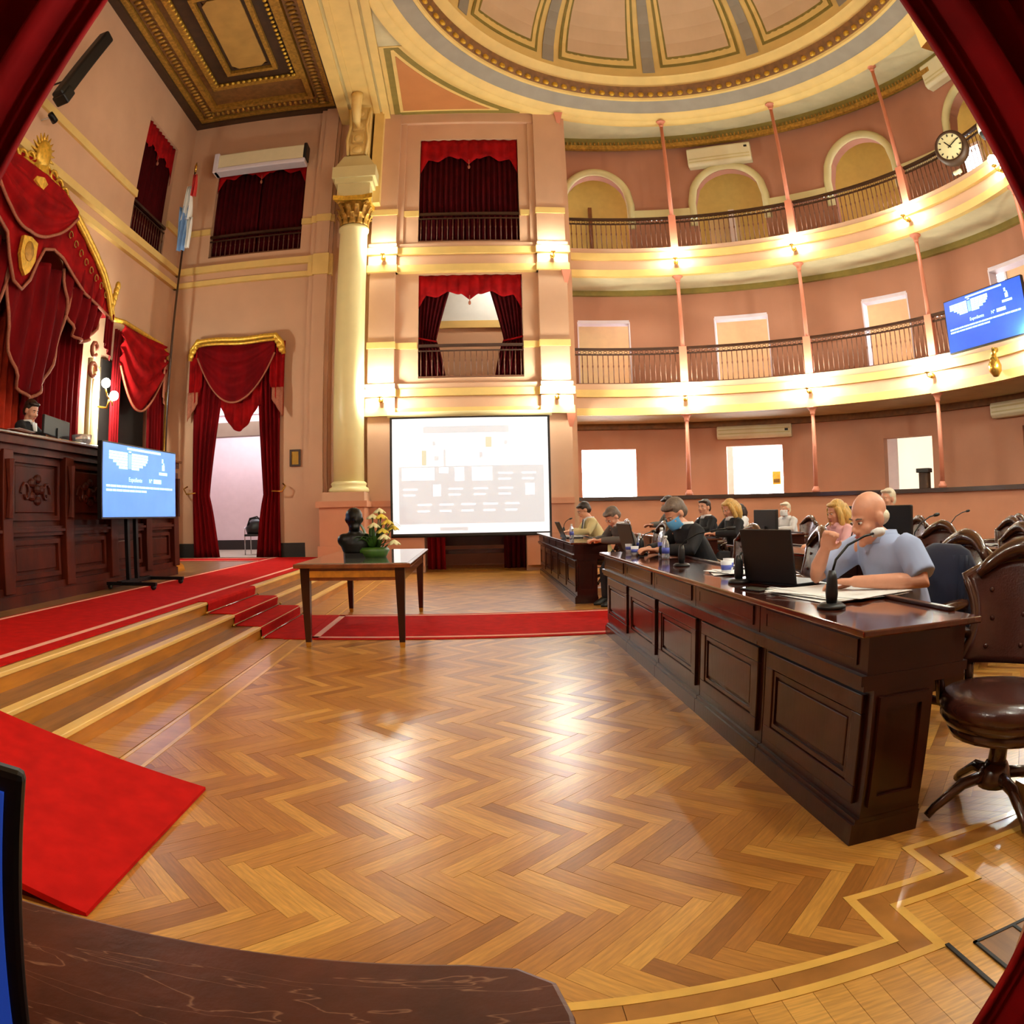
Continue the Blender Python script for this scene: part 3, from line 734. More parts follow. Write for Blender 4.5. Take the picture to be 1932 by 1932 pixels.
for i in range(26):
    y = 9.1 + i * .148
    for x in (-5.78 + .0, -3.92): b.ell((x - .05, y, 11.09), (.05, .05, .04), 6, 4)
for i in range(14):
    for y in (12.79,): b.ell((-5.7 + i * .135, y, 11.09), (.05, .05, .04), 6, 4)
b.build('bead_row', 'gild', cof, True, kind='stuff')

# dome over the chamber: an ellipse in plan
EX, EY, EA, EB = 3.37, 8.35, 5.28, 6.22
def edir(t): return sin(radians(t)), cos(radians(t))
def dome_pt(t, off, z):
    s, c = edir(t); return (EX + (EA - off) * s, EY + (EB - off) * c, z)
dome = sroot('ceiling_dome', 'shallow painted dome with pink panels and a gold leaf moulding ring')
NS = 120
def ring(name, prof, m, t0=0, t1=360, n=NS, parent=dome, smooth=True):
    b = B(); k = len(prof)
    full = t1 - t0 > 359; cnt = n if full else n + 1
    vs = [dome_pt(t0 + (t1 - t0) * i / n, o, z) for i in range(cnt) for o, z in prof]
    fs = [(i * k + j, ((i + 1) % cnt) * k + j, ((i + 1) % cnt) * k + j + 1, i * k + j + 1) for i in range(n) for j in range(k - 1)]
    b.add(vs, fs)
    o = b.build(name, m, parent); return autosmooth(o, 50) if smooth else o
ring('cornice_ring', [(-.16, 10.72), (-.16, 10.62), (-.02, 10.62), (.02, 10.66), (.06, 10.66), (.10, 10.72), (.16, 10.74), (.22, 10.80)], 'trim')
ring('grey_ring', [(.22, 10.80), (.24, 10.83), (.50, 11.02)], 'greyband')
ring('inner_moulding', [(.50, 11.02), (.50, 10.99), (.56, 11.0), (.58, 11.05)], 'trim')
ring('leaf_ground', [(.58, 11.05), (.66, 11.16), (.72, 11.30)], 'coffer')
ring('upper_moulding', [(.72, 11.30), (.68, 11.31), (.70, 11.36), (.78, 11.40), (.82, 11.48), (.88, 11.52)], 'trim')
def dome_z(off):        # off from .88 (rim) to EA (apex)
    q = (off - .88) / (EA - .88); q = min(max(q, 0), 1)
    return 11.52 + 3.3 * sqrt(max(0, 1 - (1 - q) ** 2)) ** 1.0
def off_at(w): return .88 + (EA - .88) * w
shell_w = [(i / 40) ** 2 for i in range(41)]
ring('dome_shell', [(off_at(w) if w < 1 else EA - .01, dome_z(off_at(w))) for w in shell_w], 'trim')
leaf = with_mat(B().ell((0, 0, 0), (.085, .06, .15), 6, 5).mesh('leaf'), 'gild', True)
for i in range(124):
    t = i * 360 / 124
    p = dome_pt(t, .62, 11.15); s, c = edir(t)
    inst('leaf', leaf, dome, p, (radians(-32), 0, -atan2(s * EB, c * EA)))
PERIOD = 360 / 11
for k in range(11):
    tc_ = -4.6 + k * PERIOD
    def patch(name, half, w0, w1, lift, m, inner=None):
        b = B(); n = 10; ws = None
        def P(u, v, l=lift):
            w = (sqrt(w0) + (sqrt(w1) - sqrt(w0)) * v) ** 2; o = off_at(w); hh = half
            x, y, z = dome_pt(tc_ + (u - .5) * 2 * hh, o, dome_z(o))
            nx, ny, nz = x - EX, y - EY, (z - 10.0) * 1.5; q = sqrt(nx * nx + ny * ny + nz * nz)
            return (x - nx / q * l, y - ny / q * l, z - nz / q * l)
        if inner is None:
            vs = [P(i / n, j / 8) for i in range(n + 1) for j in range(9)] + [P(i / n, j / 8, -.01) for i in range(n + 1) for j in range(9)]
            K = (n + 1) * 9
            fs = [(i * 9 + j, i * 9 + j + 1, (i + 1) * 9 + j + 1, (i + 1) * 9 + j) for i in range(n) for j in range(8)]
            for i in range(n): fs += [(i * 9, (i + 1) * 9, (i + 1) * 9 + K, i * 9 + K), (i * 9 + 8 + K, (i + 1) * 9 + 8 + K, (i + 1) * 9 + 8, i * 9 + 8)]
            for j in range(8): fs += [(j + 1, j, j + K, j + 1 + K), (n * 9 + j, n * 9 + j + 1, n * 9 + j + 1 + K, n * 9 + j + K)]
            b.add(vs, fs)
        return b.build(name, m, dome)
    patch('panel_border', 12.6, .0030, .62, .020, 'olive')
    patch('panel_margin', 11.7, .0052, .60, .032, 'trim')
    patch('panel_line', 10.5, .0105, .58, .040, 'olive')
    patch('panel', 9.9, .0140, .565, .048, 'pinkfield')
    tc_ += PERIOD / 2
    patch('rib', 1.9, .0006, .66, .024, 'greyband')

# flat ceiling between ring and walls; gallery top soffit
def outer_pt(t):
    s, c = edir(t); dx, dy = EA * s, EB * c
    q = hypot(dx, dy); dx /= q; dy /= q
    best = 99
    if dx < 0: best = min(best, (-1.9 - EX) / dx)
    # circle
    fx, fy = EX - CX, EY - CY; bb = fx * dx + fy * dy; cc = fx * fx + fy * fy - 7.62 ** 2
    tcirc = -bb + sqrt(bb * bb - cc)
    if EX + tcirc * dx > 2.0: best = min(best, tcirc)
    else:
        if dy > 0: best = min(best, (YW + .1 - EY) / dy)
        if dy < 0: best = min(best, (YN - .1 - EY) / dy)
    return EX + best * dx, EY + best * dy
b = B(); n = 180; vs = []
for i in range(n):
    t = i * 360 / n; x, y, z = dome_pt(t, -.10, 10.70); X, Y = outer_pt(t)
    vs += [(x, y, 10.70), (X, Y, 10.70), (X, Y, 10.9), (x, y, 10.9)]
fs = []
for i in range(n):
    j = (i + 1) % n
    fs += [(4 * i, 4 * i + 1, 4 * j + 1, 4 * j), (4 * i + 3, 4 * j + 3, 4 * j + 2, 4 * i + 2)]
b.add(vs, fs)
struct(b.build('ceiling_gallery', 'soffit'))
struct(B().box(-3.1, 11, YN - .3, 16.2, 14.9, 15.0).build('ceiling_roof', 'charcoal'))
sp = sroot('ceiling_spandrel', 'triangular painted ceiling panel between beam, wall and dome ring')
def tri(name, ins, z0, z1, m):
    xa, yb = -1.86 + ins, YW - .02 - ins
    pts = [(xa, yb)]
    arc = []
    for i in range(300, 361):
        x, y, z = dome_pt(i, -.20 - ins * .9, 0)
        if x > xa and y < yb: arc.append((x, y))
    arc.sort(key=lambda p: p[0])
    pts = [(xa, yb), (xa, arc[0][1])] + arc + [(arc[-1][0], yb)]
    B().prism(pts, z0, z1).build(name, m, sp)
tri('spandrel_base', 0, 10.68, 10.705, 'trim'); tri('olive_line', .10, 10.67, 10.70, 'olive'); tri('cream_line', .24, 10.66, 10.70, 'trim'); tri('spandrel_field', .32, 10.65, 10.70, 'spandrel')

# ================================================================ CURVED GALLERIES
A0, A1 = -5.0, 184.0
def curved_wall(name, r0, r1, a0, a1, z0, z1, openings, m, da=1.6, parent=None):
    # openings: (centre, halfwidth_deg, zlo, zhi, arch_radius or 0)
    cuts = {a0, a1}
    x = a0
    while x < a1: cuts.add(round(x, 3)); x += da
    for c, h, lo, hi, ar in openings:
        cuts |= {c - h, c + h}
        if ar:
            for i in range(13): cuts.add(c - h + 2 * h * i / 12)
    cs = sorted(cuts); b = B()
    def hexa(a, c, lo0, lo1, hi0, hi1):
        P = [cyl(r0, a, lo0), cyl(r0, c, lo1), cyl(r1, c, lo1), cyl(r1, a, lo0), cyl(r0, a, hi0), cyl(r0, c, hi1), cyl(r1, c, hi1), cyl(r1, a, hi0)]
        b.add(P, [(0, 3, 2, 1), (4, 5, 6, 7), (0, 1, 5, 4), (1, 2, 6, 5), (2, 3, 7, 6), (3, 0, 4, 7)])
    for a, c in zip(cs[:-1], cs[1:]):
        if c - a < 1e-4 or c > a1 + 1e-6: continue
        m_ = (a + c) / 2; op = [o for o in openings if abs(m_ - o[0]) < o[1]]
        if not op: hexa(a, c, z0, z0, z1, z1); continue
        c0, h, lo, hi, ar = op[0]
        def top(q):
            if not ar: return hi
            u = (q - c0) / h; return hi + ar * sqrt(max(0, 1 - u * u))
        if lo > z0 + .01: hexa(a, c, z0, z0, lo, lo)
        hexa(a, c, top(a), top(c), z1, z1)
    return b.build(name, m, parent)
D1 = [(5.9, 4.7), (31.2, 4.9), (58.6, 4.4), (84.5, 4.6), (110, 4.6)]
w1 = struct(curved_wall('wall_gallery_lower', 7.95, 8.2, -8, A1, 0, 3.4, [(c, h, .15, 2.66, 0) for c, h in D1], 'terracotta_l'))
w2 = struct(curved_wall('wall_gallery_middle', 7.5, 7.75, -8, A1, 3.3, 6.6, [(c - .4, h, 3.9, 5.68, 0) for c, h in D1], 'terracotta'))  # terracotta here and below: the salmon darkened for dimmer light
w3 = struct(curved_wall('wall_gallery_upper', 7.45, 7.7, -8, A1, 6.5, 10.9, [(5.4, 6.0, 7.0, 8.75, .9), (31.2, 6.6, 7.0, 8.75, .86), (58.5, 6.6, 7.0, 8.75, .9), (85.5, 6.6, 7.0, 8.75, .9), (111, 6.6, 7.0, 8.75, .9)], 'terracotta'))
def arc_box(name, r0, r1, a0, a1, z0, z1, m, parent, n=None, smooth=True):
    n = n or max(2, int((a1 - a0) / 1.5))
    o = B().lathe([(r0, z0), (r1, z0), (r1, z1), (r0, z1)], n, a0, a1, M=MC, close=True).build(name, m, parent)
    return autosmooth(o, 40) if smooth else o
for (c, h, ar) in ((5.4, 6.0, .9), (31.2, 6.6, .86), (58.5, 6.6, .9), (85.5, 6.6, .9)):
    pts = []
    for i in range(25):
        u = -1 + 2 * i / 24; a = c + u * h * 1.10
        pts.append(cyl(7.42, a, 8.75 + (ar + .10) * sqrt(max(0, 1 - u * u))))
    pts = [cyl(7.42, c - h * 1.1, 8.1)] + pts + [cyl(7.42, c + h * 1.1, 8.1)]
    B().tube(pts, .10, 8, flat=1.).build('arch_band', 'cream', w3, True)
edges = [(-6, -1.2), (12.0, 24.0), (38.4, 51.3), (65.7, 78.3), (92.7, 104)]
for a0, a1 in edges:
    arc_box('string_course', 7.36, 7.46, a0, a1, 8.38, 8.58, 'cream', w3)
arc_box('top_cornice', 7.25, 7.46, -8, A1, 10.42, 10.70, 'olive', w3); arc_box('cornice_bead', 7.20, 7.30, -8, A1, 10.34, 10.46, 'oldgold', w3)
b = B()
for i in range(150):
    a = -3 + i * .8
    p = cyl(7.24, a, 10.53); b.ell(p, (.03, .03, .06), 5, 4)
b.build('dentil_row', 'oldgold', w3, True, kind='stuff')
arc_box('top_cornice', 7.40, 7.52, -8, A1, 6.32, 6.46, 'olive', w2)
arc_box('top_cornice', 7.80, 7.97, -8, A1, 3.12, 3.28, 'coffer', w1)
def gallery(name, zb, label):
    g = sroot(name, label)
    R = RG
    arc_box('moulding', R - .10, R + .06, A0, A1, zb, zb + .16, 'trim', g)
    arc_box('frieze', R - .04, R + .10, A0, A1, zb + .16, zb + .40, 'salmon', g)
    arc_box('moulding', R - .14, R + .06, A0, A1, zb + .40, zb + .56, 'trim', g)
    arc_box('ledge', R - .07, R + .20, A0, A1, zb + .56, zb + .70, 'salmon', g)
    arc_box('soffit', R + .02, 8.0, A0 - 3, A1, zb - .005, zb + .05, 'soffit', g)
    arc_box('gallery_floor', R, 8.0, A0 - 3, A1, zb + .52, zb + .66, 'tread', g)
    return g
g2 = gallery('gallery_middle', 3.26, 'curved middle gallery front with gold mouldings')
g3 = gallery('gallery_upper', 6.45, 'curved upper gallery front with gold mouldings')
# parapet of the ground tier
pp = sroot('wall_parapet', 'low curved salmon parapet with a dark rail behind the seats')
arc_box('parapet_wall', RG - .06, RG + .10, A0, 132, 0, 1.42, 'salmon_dark', pp)
arc_box('parapet_rail', RG - .12, RG + .16, A0, 132, 1.42, 1.50, 'rail', pp)
arc_box('tier_floor', RG + .1, 8.0, A0 - 3, A1, .05, .15, 'tread', pp)
# closing walls at the far end of the galleries, corridors behind the doors
struct(B().box(2.0, 2.12, YW, 17.6, 0, 11).build('wall_gallery_end', 'salmon'))
def corridor(name, r0, r1, z0, z1, mats):
    c = sroot(name)
    arc_box('corridor_wall', r1, r1 + .1, -12, A1, z0, z1, mats[0], c)
    arc_box('corridor_floor', r0, r1, -12, A1, z0 - .08, z0, mats[1], c)
    arc_box('corridor_ceiling', r0, r1, -12, A1, z1, z1 + .08, mats[2], c)
    return c
c1 = corridor('corridor_lower', 8.2, 9.6, .12, 3.3, ('white', 'tread', 'white'))
c2 = corridor('corridor_middle', 7.75, 9.3, 3.85, 6.5, ('pale_yellow', 'tread', 'lilac'))
c3 = corridor('corridor_upper', 7.7, 9.3, 7.0, 10.6, ('yellow', 'tread', 'yellow'))
# glowing panes in the corridors: visible windows, a lit wall stand-in, and added fill panes hidden between doors
wn = 0
def corridor_pane(r, a0, a1, z0, z1, pm='daylight'):
    global wn
    wn += 1
    w = sroot('window_%d' % wn)  # named window also for the added fill panes and the lit wall stand-in
    arc_box('pane', r - .02, r, a0, a1, z0, z1, pm if r > 9.4 else 'daylight_soft', w)
    arc_box('window_frame', r - .06, r, a0 - .4, a0, z0, z1, 'white', w, 2); arc_box('window_frame', r - .06, r, a1, a1 + .4, z0, z1, 'white', w, 2)  # same frames around the added fill panes and the lit wall stand-in
    arc_box('window_frame', r - .06, r, a0 - .4, a1 + .4, z1, z1 + .08, 'white', w); arc_box('window_sill', r - .10, r, a0 - .4, a1 + .4, z0 - .08, z0, 'white', w)
corridor_pane(9.6, 1.0, 11.5, 1.0, 3.0)
corridor_pane(9.6, 26.5, 34.6, .9, 3.0)
corridor_pane(9.6, 53.0, 64.0, .6, 3.05, 'daylight_cream')  # glowing cream pane in place of the lit wall behind the third opening
corridor_pane(9.3, 38, 48, 4.3, 6.3)  # this and the next three: unseen panes added to brighten the middle tier
corridor_pane(9.3, 12, 21, 4.3, 6.3)
corridor_pane(9.3, 65, 75, 4.3, 6.3)
corridor_pane(9.3, -10, -4, 4.3, 6.3)
corridor_pane(9.3, -1.2, 0.6, 7.6, 9.8)
corridor_pane(9.3, 13, 18, 7.6, 9.4)  # this and the next two: unseen panes added to brighten the upper arches
corridor_pane(9.3, 42, 48, 7.6, 9.4)
corridor_pane(9.3, 68, 76, 7.6, 9.4)
# door leaf and casing seen through the arches
B().box(0, .9, 0, .05, 7.0, 9.05, M=Matrix.Translation(cyl(9.22, 25.5)) @ Matrix.Rotation(radians(-25), 4, 'Z')).build('corridor_door', 'cream', c3)
B().box(0, .16, 0, .12, 7.0, 9.25, M=Matrix.Translation(cyl(9.18, 29.2)) @ Matrix.Rotation(radians(-29), 4, 'Z')).build('door_casing', 'white', c3)
B().box(0, .10, 0, .12, 7.0, 9.5, M=Matrix.Translation(cyl(9.1, 5.0)) @ Matrix.Rotation(radians(-5), 4, 'Z')).build('corridor_post', 'coffer', c3)
# lilac door linings on the middle tier
for c, h in D1[:4]:
    for s_ in (-1, 1): arc_box('door_lining', 7.49, 7.77, c - .4 + s_ * h - .12, c - .4 + s_ * h + .12, 3.9, 5.68, 'lilac', w2, 2)
    arc_box('door_lining', 7.49, 7.77, c - .4 - h, c - .4 + h, 5.64, 5.72, 'lilac', w2, 6)

# ---- railings
def gallery_rail(name, z0, z1, label):
    g = thing(name, label, 'railing', cyl(RG + .02, 45, z0))
    off = g.location
    def ab(nm, r0, r1, a0, a1, za, zb, m):
        o = B().lathe([(r0, za), (r1, za), (r1, zb), (r0, zb)], int((a1 - a0) / 1.2), a0, a1, M=MC, close=True).build(nm, m, g, off=off); return autosmooth(o, 40)
    ab('handrail', RG - .02, RG + .06, -3.4, 112, z1 - .05, z1, 'rail')
    ab('lower_handrail', RG + .005, RG + .035, -3.4, 112, z1 - .16, z1 - .13, 'rail')
    ab('bottom_rail', RG, RG + .04, -3.4, 112, z0, z0 + .03, 'iron')
    bal = B().tube([(0, 0, z0 + .02), (0, 0, z0 + (z1 - z0) * .45), (0, 0, z0 + (z1 - z0) * .5), (0, 0, z0 + (z1 - z0) * .55), (0, 0, z1 - .13)], [.010, .010, .018, .010, .010], 6)
    me = with_mat(bal.mesh('baluster'), 'iron', True)
    n = 112
    for i in range(n):
        a = -3 + i * 1.02
        p = cyl(RG + .02, a, 0); inst('baluster', me, g, (p[0] - off[0], p[1] - off[1], -off[2]))
    sc_ = with_mat(B().tube([(.04 * cos(t), 0, z1 - .095 + .028 * sin(t)) for t in [i * pi / 4 for i in range(9)]], .006, 4).mesh('scroll'), 'rail')
    for i in range(112):
        a = -2.5 + i * 1.02; p = cyl(RG + .02, a, 0); inst('scroll', sc_, g, (p[0] - off[0], p[1] - off[1], -off[2]), (0, 0, -radians(a)))
gallery_rail('gallery_railing', 3.96, 4.78, 'long dark balustrade along the middle curved gallery')
gallery_rail('gallery_railing', 7.15, 7.96, 'long dark balustrade along the upper curved gallery')
def box_rail(label, x0, x1, y, z0, z1, axis='x'):
    g = thing('box_railing', label, 'railing', ((x0 + x1) / 2, y, z0) if axis == 'x' else (y, (x0 + x1) / 2, z0))
    L_ = (x1 - x0) / 2; h = z1 - z0
    T = Matrix.Identity(4) if axis == 'x' else Matrix.Rotation(pi / 2, 4, 'Z')
    B().box(-L_, L_, -.03, .03, h - .06, h, M=T).build('handrail', 'rail', g); B().box(-L_, L_, -.015, .015, h - .16, h - .13, M=T).build('lower_handrail', 'rail', g)
    B().box(-L_, L_, -.02, .02, 0, .03, M=T).build('bottom_rail', 'iron', g)
    me = with_mat(B().tube([(0, 0, .02), (0, 0, h * .45), (0, 0, h * .5), (0, 0, h * .55), (0, 0, h - .13)], [.010, .010, .018, .010, .010], 6).mesh('baluster'), 'iron', True)
    n = int(2 * L_ / .115)
    for i in range(n):
        p = T @ Vector((-L_ + .06 + i * (2 * L_ - .12) / (n - 1), 0, 0)); inst('baluster', me, g, p)
box_rail('dark railing of the middle box under the open red curtains', -1.10, 1.15, YW + .02, 4.09, 4.82)
box_rail('dark railing of the top box with closed red curtains', -1.13, 1.13, YW + .02, 7.22, 7.95)
box_rail('dark railing of the window above the dais doorway', -6.1, -3.82, YW + .02, 7.23, 7.80)
box_rail('dark railing of the narrow window high on the dais wall', 11.9, 13.62, XL - .02, 7.05, 7.80, 'y')

# ---- posts
TIER = [('ground', 1.50, 3.26), ('middle', 3.96, 6.45), ('upper', 7.15, 10.66)]
for ti, (tn, z0, z1) in enumerate(TIER):
    for pi_, a in enumerate(POSTS):
        p = cyl(RG + (.02 if ti else .0), a, z0); h = z1 - z0
        if ti == 2: p = cyl(RG - .02, a, z0)
        t = thing('gallery_post', 'slim salmon iron post on the %s tier, %s from the screen wall' % (tn, ORD[pi_]), 'post', p, -radians(a), 'slim gallery posts')
        B().tube([(0, 0, 0), (0, 0, h)], [.050, .040], 12).build('shaft', 'post', t, True)
        if ti == 0: B().lathe([(0, 0), (.085, 0), (.085, .05), (.06, .09), (.05, .12), (0, .12)], 14).build('base', 'post', t, True)
        else: B().box(-.085, .085, -.06, .06, 0, .82 if ti else .2).build('base', 'post', t)
        B().lathe([(0, h - .16), (.045, h - .16), (.06, h - .12), (.05, h - .10), (.10, h - .02), (.12, h - .02), (.12, h), (0, h)], 14).build('capital', 'post', t, True)
# wall capital brackets at the end of the far wall
for z in (3.26, 6.45, 10.66):
    B().frustum((2.10, YW - .1, z - .32), .03, .05, .10, .14, .32).build('corner_bracket', 'post', wall_far)

# ================================================================ LAMPS
def sconce(loc, rz, label, group='globe lamps on the gallery fronts'):
    gm = 'globe' if loc[2] < 5 else 'globe_up'
    # local: wall at y=0, lamp stands out towards -y
    t = thing('wall_lamp', label, 'lamp', loc, rz, group)
    B().lathe([(0, -.05), (.05, -.05), (.06, 0), (.05, .05), (0, .05)], 12, M=Matrix.Rotation(pi / 2, 4, 'X')).build('wall_plate', 'brass', t, True)
    B().tube([(0, 0, 0), (0, -.08, -.05), (0, -.16, -.03), (0, -.17, .03)], .012, 8).build('arm', 'brass', t, True)
    h_ = B().lathe([(0, .02), (.05, .03), (.06, .05), (0, .055)], 12, M=Matrix.Translation((0, -.17, 0))).build('holder', 'brass', t, True)
    B().ell((0, -.17, .145), (.10, .10, .105), 10, 6).build('globe', gm, h_, True)
    return t
for i, a in enumerate(POSTS + [122, 147.5, 171]):  # last three angles: lamps added out of view to light the floor
    for z, tn in ((3.58, 'middle'), (6.74, 'upper')):
        p = cyl(RG - .14, a, z)
        sconce(p, -radians(a), 'glowing globe lamp on the %s gallery front, %s from the screen wall' % (tn, (ORD + ['fifth', 'sixth', 'seventh'])[i]))
for x, s_ in ((-1.85, 'left'), (1.80, 'right')):
    for z, tn in ((3.58, 'middle'), (6.74, 'upper')):
        sconce((x, YW - .30, z), 0, 'glowing globe lamp on the %s band of the pilaster %s of the screen' % (tn, s_))
        sconce((x, YN + .02, z), pi, 'globe lamp on the %s band of the near wall, %s of the entrance' % (tn, s_))  # near wall lamps added out of view to brighten the near floor

# ================================================================ CURTAINS
def wavy(x0, x1, z0, z1, y, folds, amp, tie=None, side=0, nu=64, nv=18, ph=0., wtop=1.0):
    """curtain panel in local XZ plane; tie=(z, width) pulls it to one side"""
    def f(u, v):
        z = z0 + (z1 - z0) * v
        w = 1.0
        if tie:
            zt, wt = tie
            if z > zt: w = wt + (wtop - wt) * ((z - zt) / (z1 - zt)) ** 1.1
            else: w = wt + (min(1, wt * 1.5) - wt) * ((zt - z) / (zt - z0)) ** .7
        X = x0 + (x1 - x0) * (u * w if side == 0 else 1 - (1 - u) * w)
        return (X, y + amp * sin(2 * pi * folds * u + ph) + amp * .3 * sin(2 * pi * folds * 2.3 * u + 1), z)
    return f
def box_curtains(label, x0, x1, z0, z1, y, loc, mode, T=None, cl='velvet_d'):
    t = thing('curtain_set', label, 'curtain', loc)
    T = T or Matrix.Identity(4)
    w = x1 - x0
    if mode == 'closed':
        B().sheet(wavy(x0, x0 + w * .5, z0, z1, y, 9, .035), 90, 2, (0, .01, 0), M=T).build('drape', cl, t, True)
        B().sheet(wavy(x0 + w * .5, x1, z0, z1, y, 9, .035, ph=1.), 90, 2, (0, .01, 0), M=T).build('drape', cl, t, True)
    else:
        B().sheet(wavy(x0, x0 + w * .5, z0, z1, y, 7, .03, (z0 + (z1 - z0) * .36, .36), wtop=.70), 70, 22, (0, .01, 0), M=T).build('drape', cl, t, True)
        B().sheet(wavy(x0 + w * .5, x1, z0, z1, y, 7, .03, (z0 + (z1 - z0) * .36, .36), 1, wtop=.70), 70, 22, (0, .01, 0), M=T).build('drape', cl, t, True)
        zt = z0 + (z1 - z0) * .36
        for s_, xx in ((1, x0), (-1, x1)):
            B().tube([(xx - s_ * .02, y - .05, zt + .06), (xx + s_ * w * .09, y - .06, zt), (xx + s_ * w * .185, y - .04, zt - .04)], .022, 6, M=T).build('tie_back', 'velvet_b', t, True)
    def pel(u, v):
        s_ = abs(u - .5) * 2
        drop = .20 + .10 * s_ ** 2 + (.12 if s_ > .85 else 0) * (s_ - .85) / .15
        drop += .14 * max(0, 1 - s_ / .16) + .06 * abs(sin(s_ * 7.5))
        drop *= (z1 - z0) / 2.4
        return (x0 + w * u, y - .07 - .02 * sin(u * 60), z1 - drop * v * 1.75)
    B().sheet(pel, 60, 4, (0, .012, 0), M=T).build('pelmet', 'velvet_b', t, True)
    B().ell((x0 + w / 2, y - .08, z1 - .68 * (z1 - z0) / 2.4), (.03, .03, .05), M=T).tube([(x0 + w / 2, y - .08, z1 - .5 * (z1 - z0) / 2.4), (x0 + w / 2, y - .08, z1 - .66 * (z1 - z0) / 2.4)], .008, 5, M=T).build('tassel', 'braid', t, True)
    return t
box_curtains('closed dark red velvet curtains with scalloped pelmet in the top box', -1.12, 1.12, .01, 2.74, 0, (0, YW + .12, 7.22), 'closed')
box_curtains('parted red velvet curtains with bright pelmet in the middle box', -1.12, 1.14, .01, 2.32, 0, (0, YW + .12, 4.09), 'open')
box_curtains('near black red curtains in the window above the dais doorway', -1.13, 1.13, .0, 2.70, 0, (-4.96, YW + .14, 7.23), 'closed')
box_curtains('near black red curtains in the narrow window high on the dais wall', -.85, .85, .0, 2.86, 0, (XL - .14, 12.76, 7.05), 'closed', Matrix.Rotation(pi / 2, 4, 'Z'))

# doorway on the dais: gilt pelmet, swag, two tied drapes, tails
def doorway_drape(label, loc, T, w=2.2, zt=4.5):
    t = thing('doorway_drapery', label, 'curtain', loc)
    h = w / 2
    B().sheet(wavy(-h + .06, -h + .92, .0, zt + .1, .05, 5, .045, (1.30, .50)), 60, 24, (0, .012, 0), M=T).build('drape', 'velvet', t, True)
    B().sheet(wavy(h - .66, h - .06, .0, zt + .1, .05, 5, .045, (1.30, .64), 1), 60, 24, (0, .012, 0), M=T).build('drape', 'velvet', t, True)
    B().sheet(lambda u, v: (-.35 + u * .98, .0 + .04 * sin(u * 30), zt - .2 - v * (1.0 + .55 * sin(pi * min(1, u * 1.1)))), 40, 8, (0, .012, 0), M=T).build('centre_fall', 'velvet_b', t, True)
    def swag(u, v):
        x = (u - .5) * (w - .35); q = 1 - (2 * u - 1) ** 2
        return (x, -.12 - .06 * q * sin(v * pi) - .045 * sin(v * 24 - q * 3) * q, zt + .20 - v * (.28 + 1.05 * q) - .10 * sin(v * 9) * q * .2)
    B().sheet(swag, 36, 26, (0, .012, 0), M=T).build('swag', 'velvet', t, True)
    B().tube([tuple(swag(i / 30, 1.0)) for i in range(31)], .022, 6, M=T).build('swag_braid', 'braid', t, True)
    for s_ in (-1, 1):
        def tail(u, v, s_=s_): return (s_ * (h - .30 + u * .34) , -.06 - .04 * sin(u * 16), zt + .18 - v * (.9 + .75 * u) )
        B().sheet(tail, 20, 10, (0, .012, 0), M=T).build('tail', 'velvet_b', t, True)
        B().sheet(lambda u, v, s_=s_: (s_ * (h - .22 + u * .26), -.10 - .02 * sin(u * 16), zt - .85 - v * (.25 + .4 * u)), 10, 6, (0, .012, 0), M=T).build('tail_border', 'braid', t, True)
    pts = [(-h - .02, -.08, zt - .12), (-h + .02, -.13, zt + .12), (-h + .16, -.15, zt + .28)] + [(-h + .16 + (w - .32) * i / 8, -.16, zt + .28 + .02 * sin(i)) for i in range(1, 8)] + [(h - .16, -.15, zt + .30), (h - .02, -.13, zt + .14), (h + .02, -.08, zt - .12)]
    B().tube(pts, .055, 8, M=T).build('pelmet_rail', 'gild', t, True)
    B().tube([(x, y - .01, z - .10) for x, y, z in pts[2:-2]], .035, 8, M=T).build('pelmet_moulding', 'gild', t, True)
    for s_ in (-1, 1):
        for k in range(4):
            B().ell((s_ * (h - .02 - .05 * k), -.14, zt - .02 + .10 * k), (.07, .05, .08), M=T).build('pelmet_leaf', 'gild', t, True)
        B().tube([(s_ * (h + .03), -.02, 1.55), (s_ * (h + .10), -.08, 1.5), (s_ * (h + .03), -.10, 1.38), (s_ * (h - .2), -.10, 1.40)], .018, 6, M=T).build('tie_hook', 'brass', t, True)
    return t
I4 = Matrix.Identity(4)
doorway_drape('red velvet drapery with gilt pelmet framing the dais doorway', (-5.13, YW - .14, .365), I4, 2.2, 4.46)
RL = Matrix.Rotation(pi / 2, 4, 'Z')          # local -y faces +x (into the hall) on the dais wall

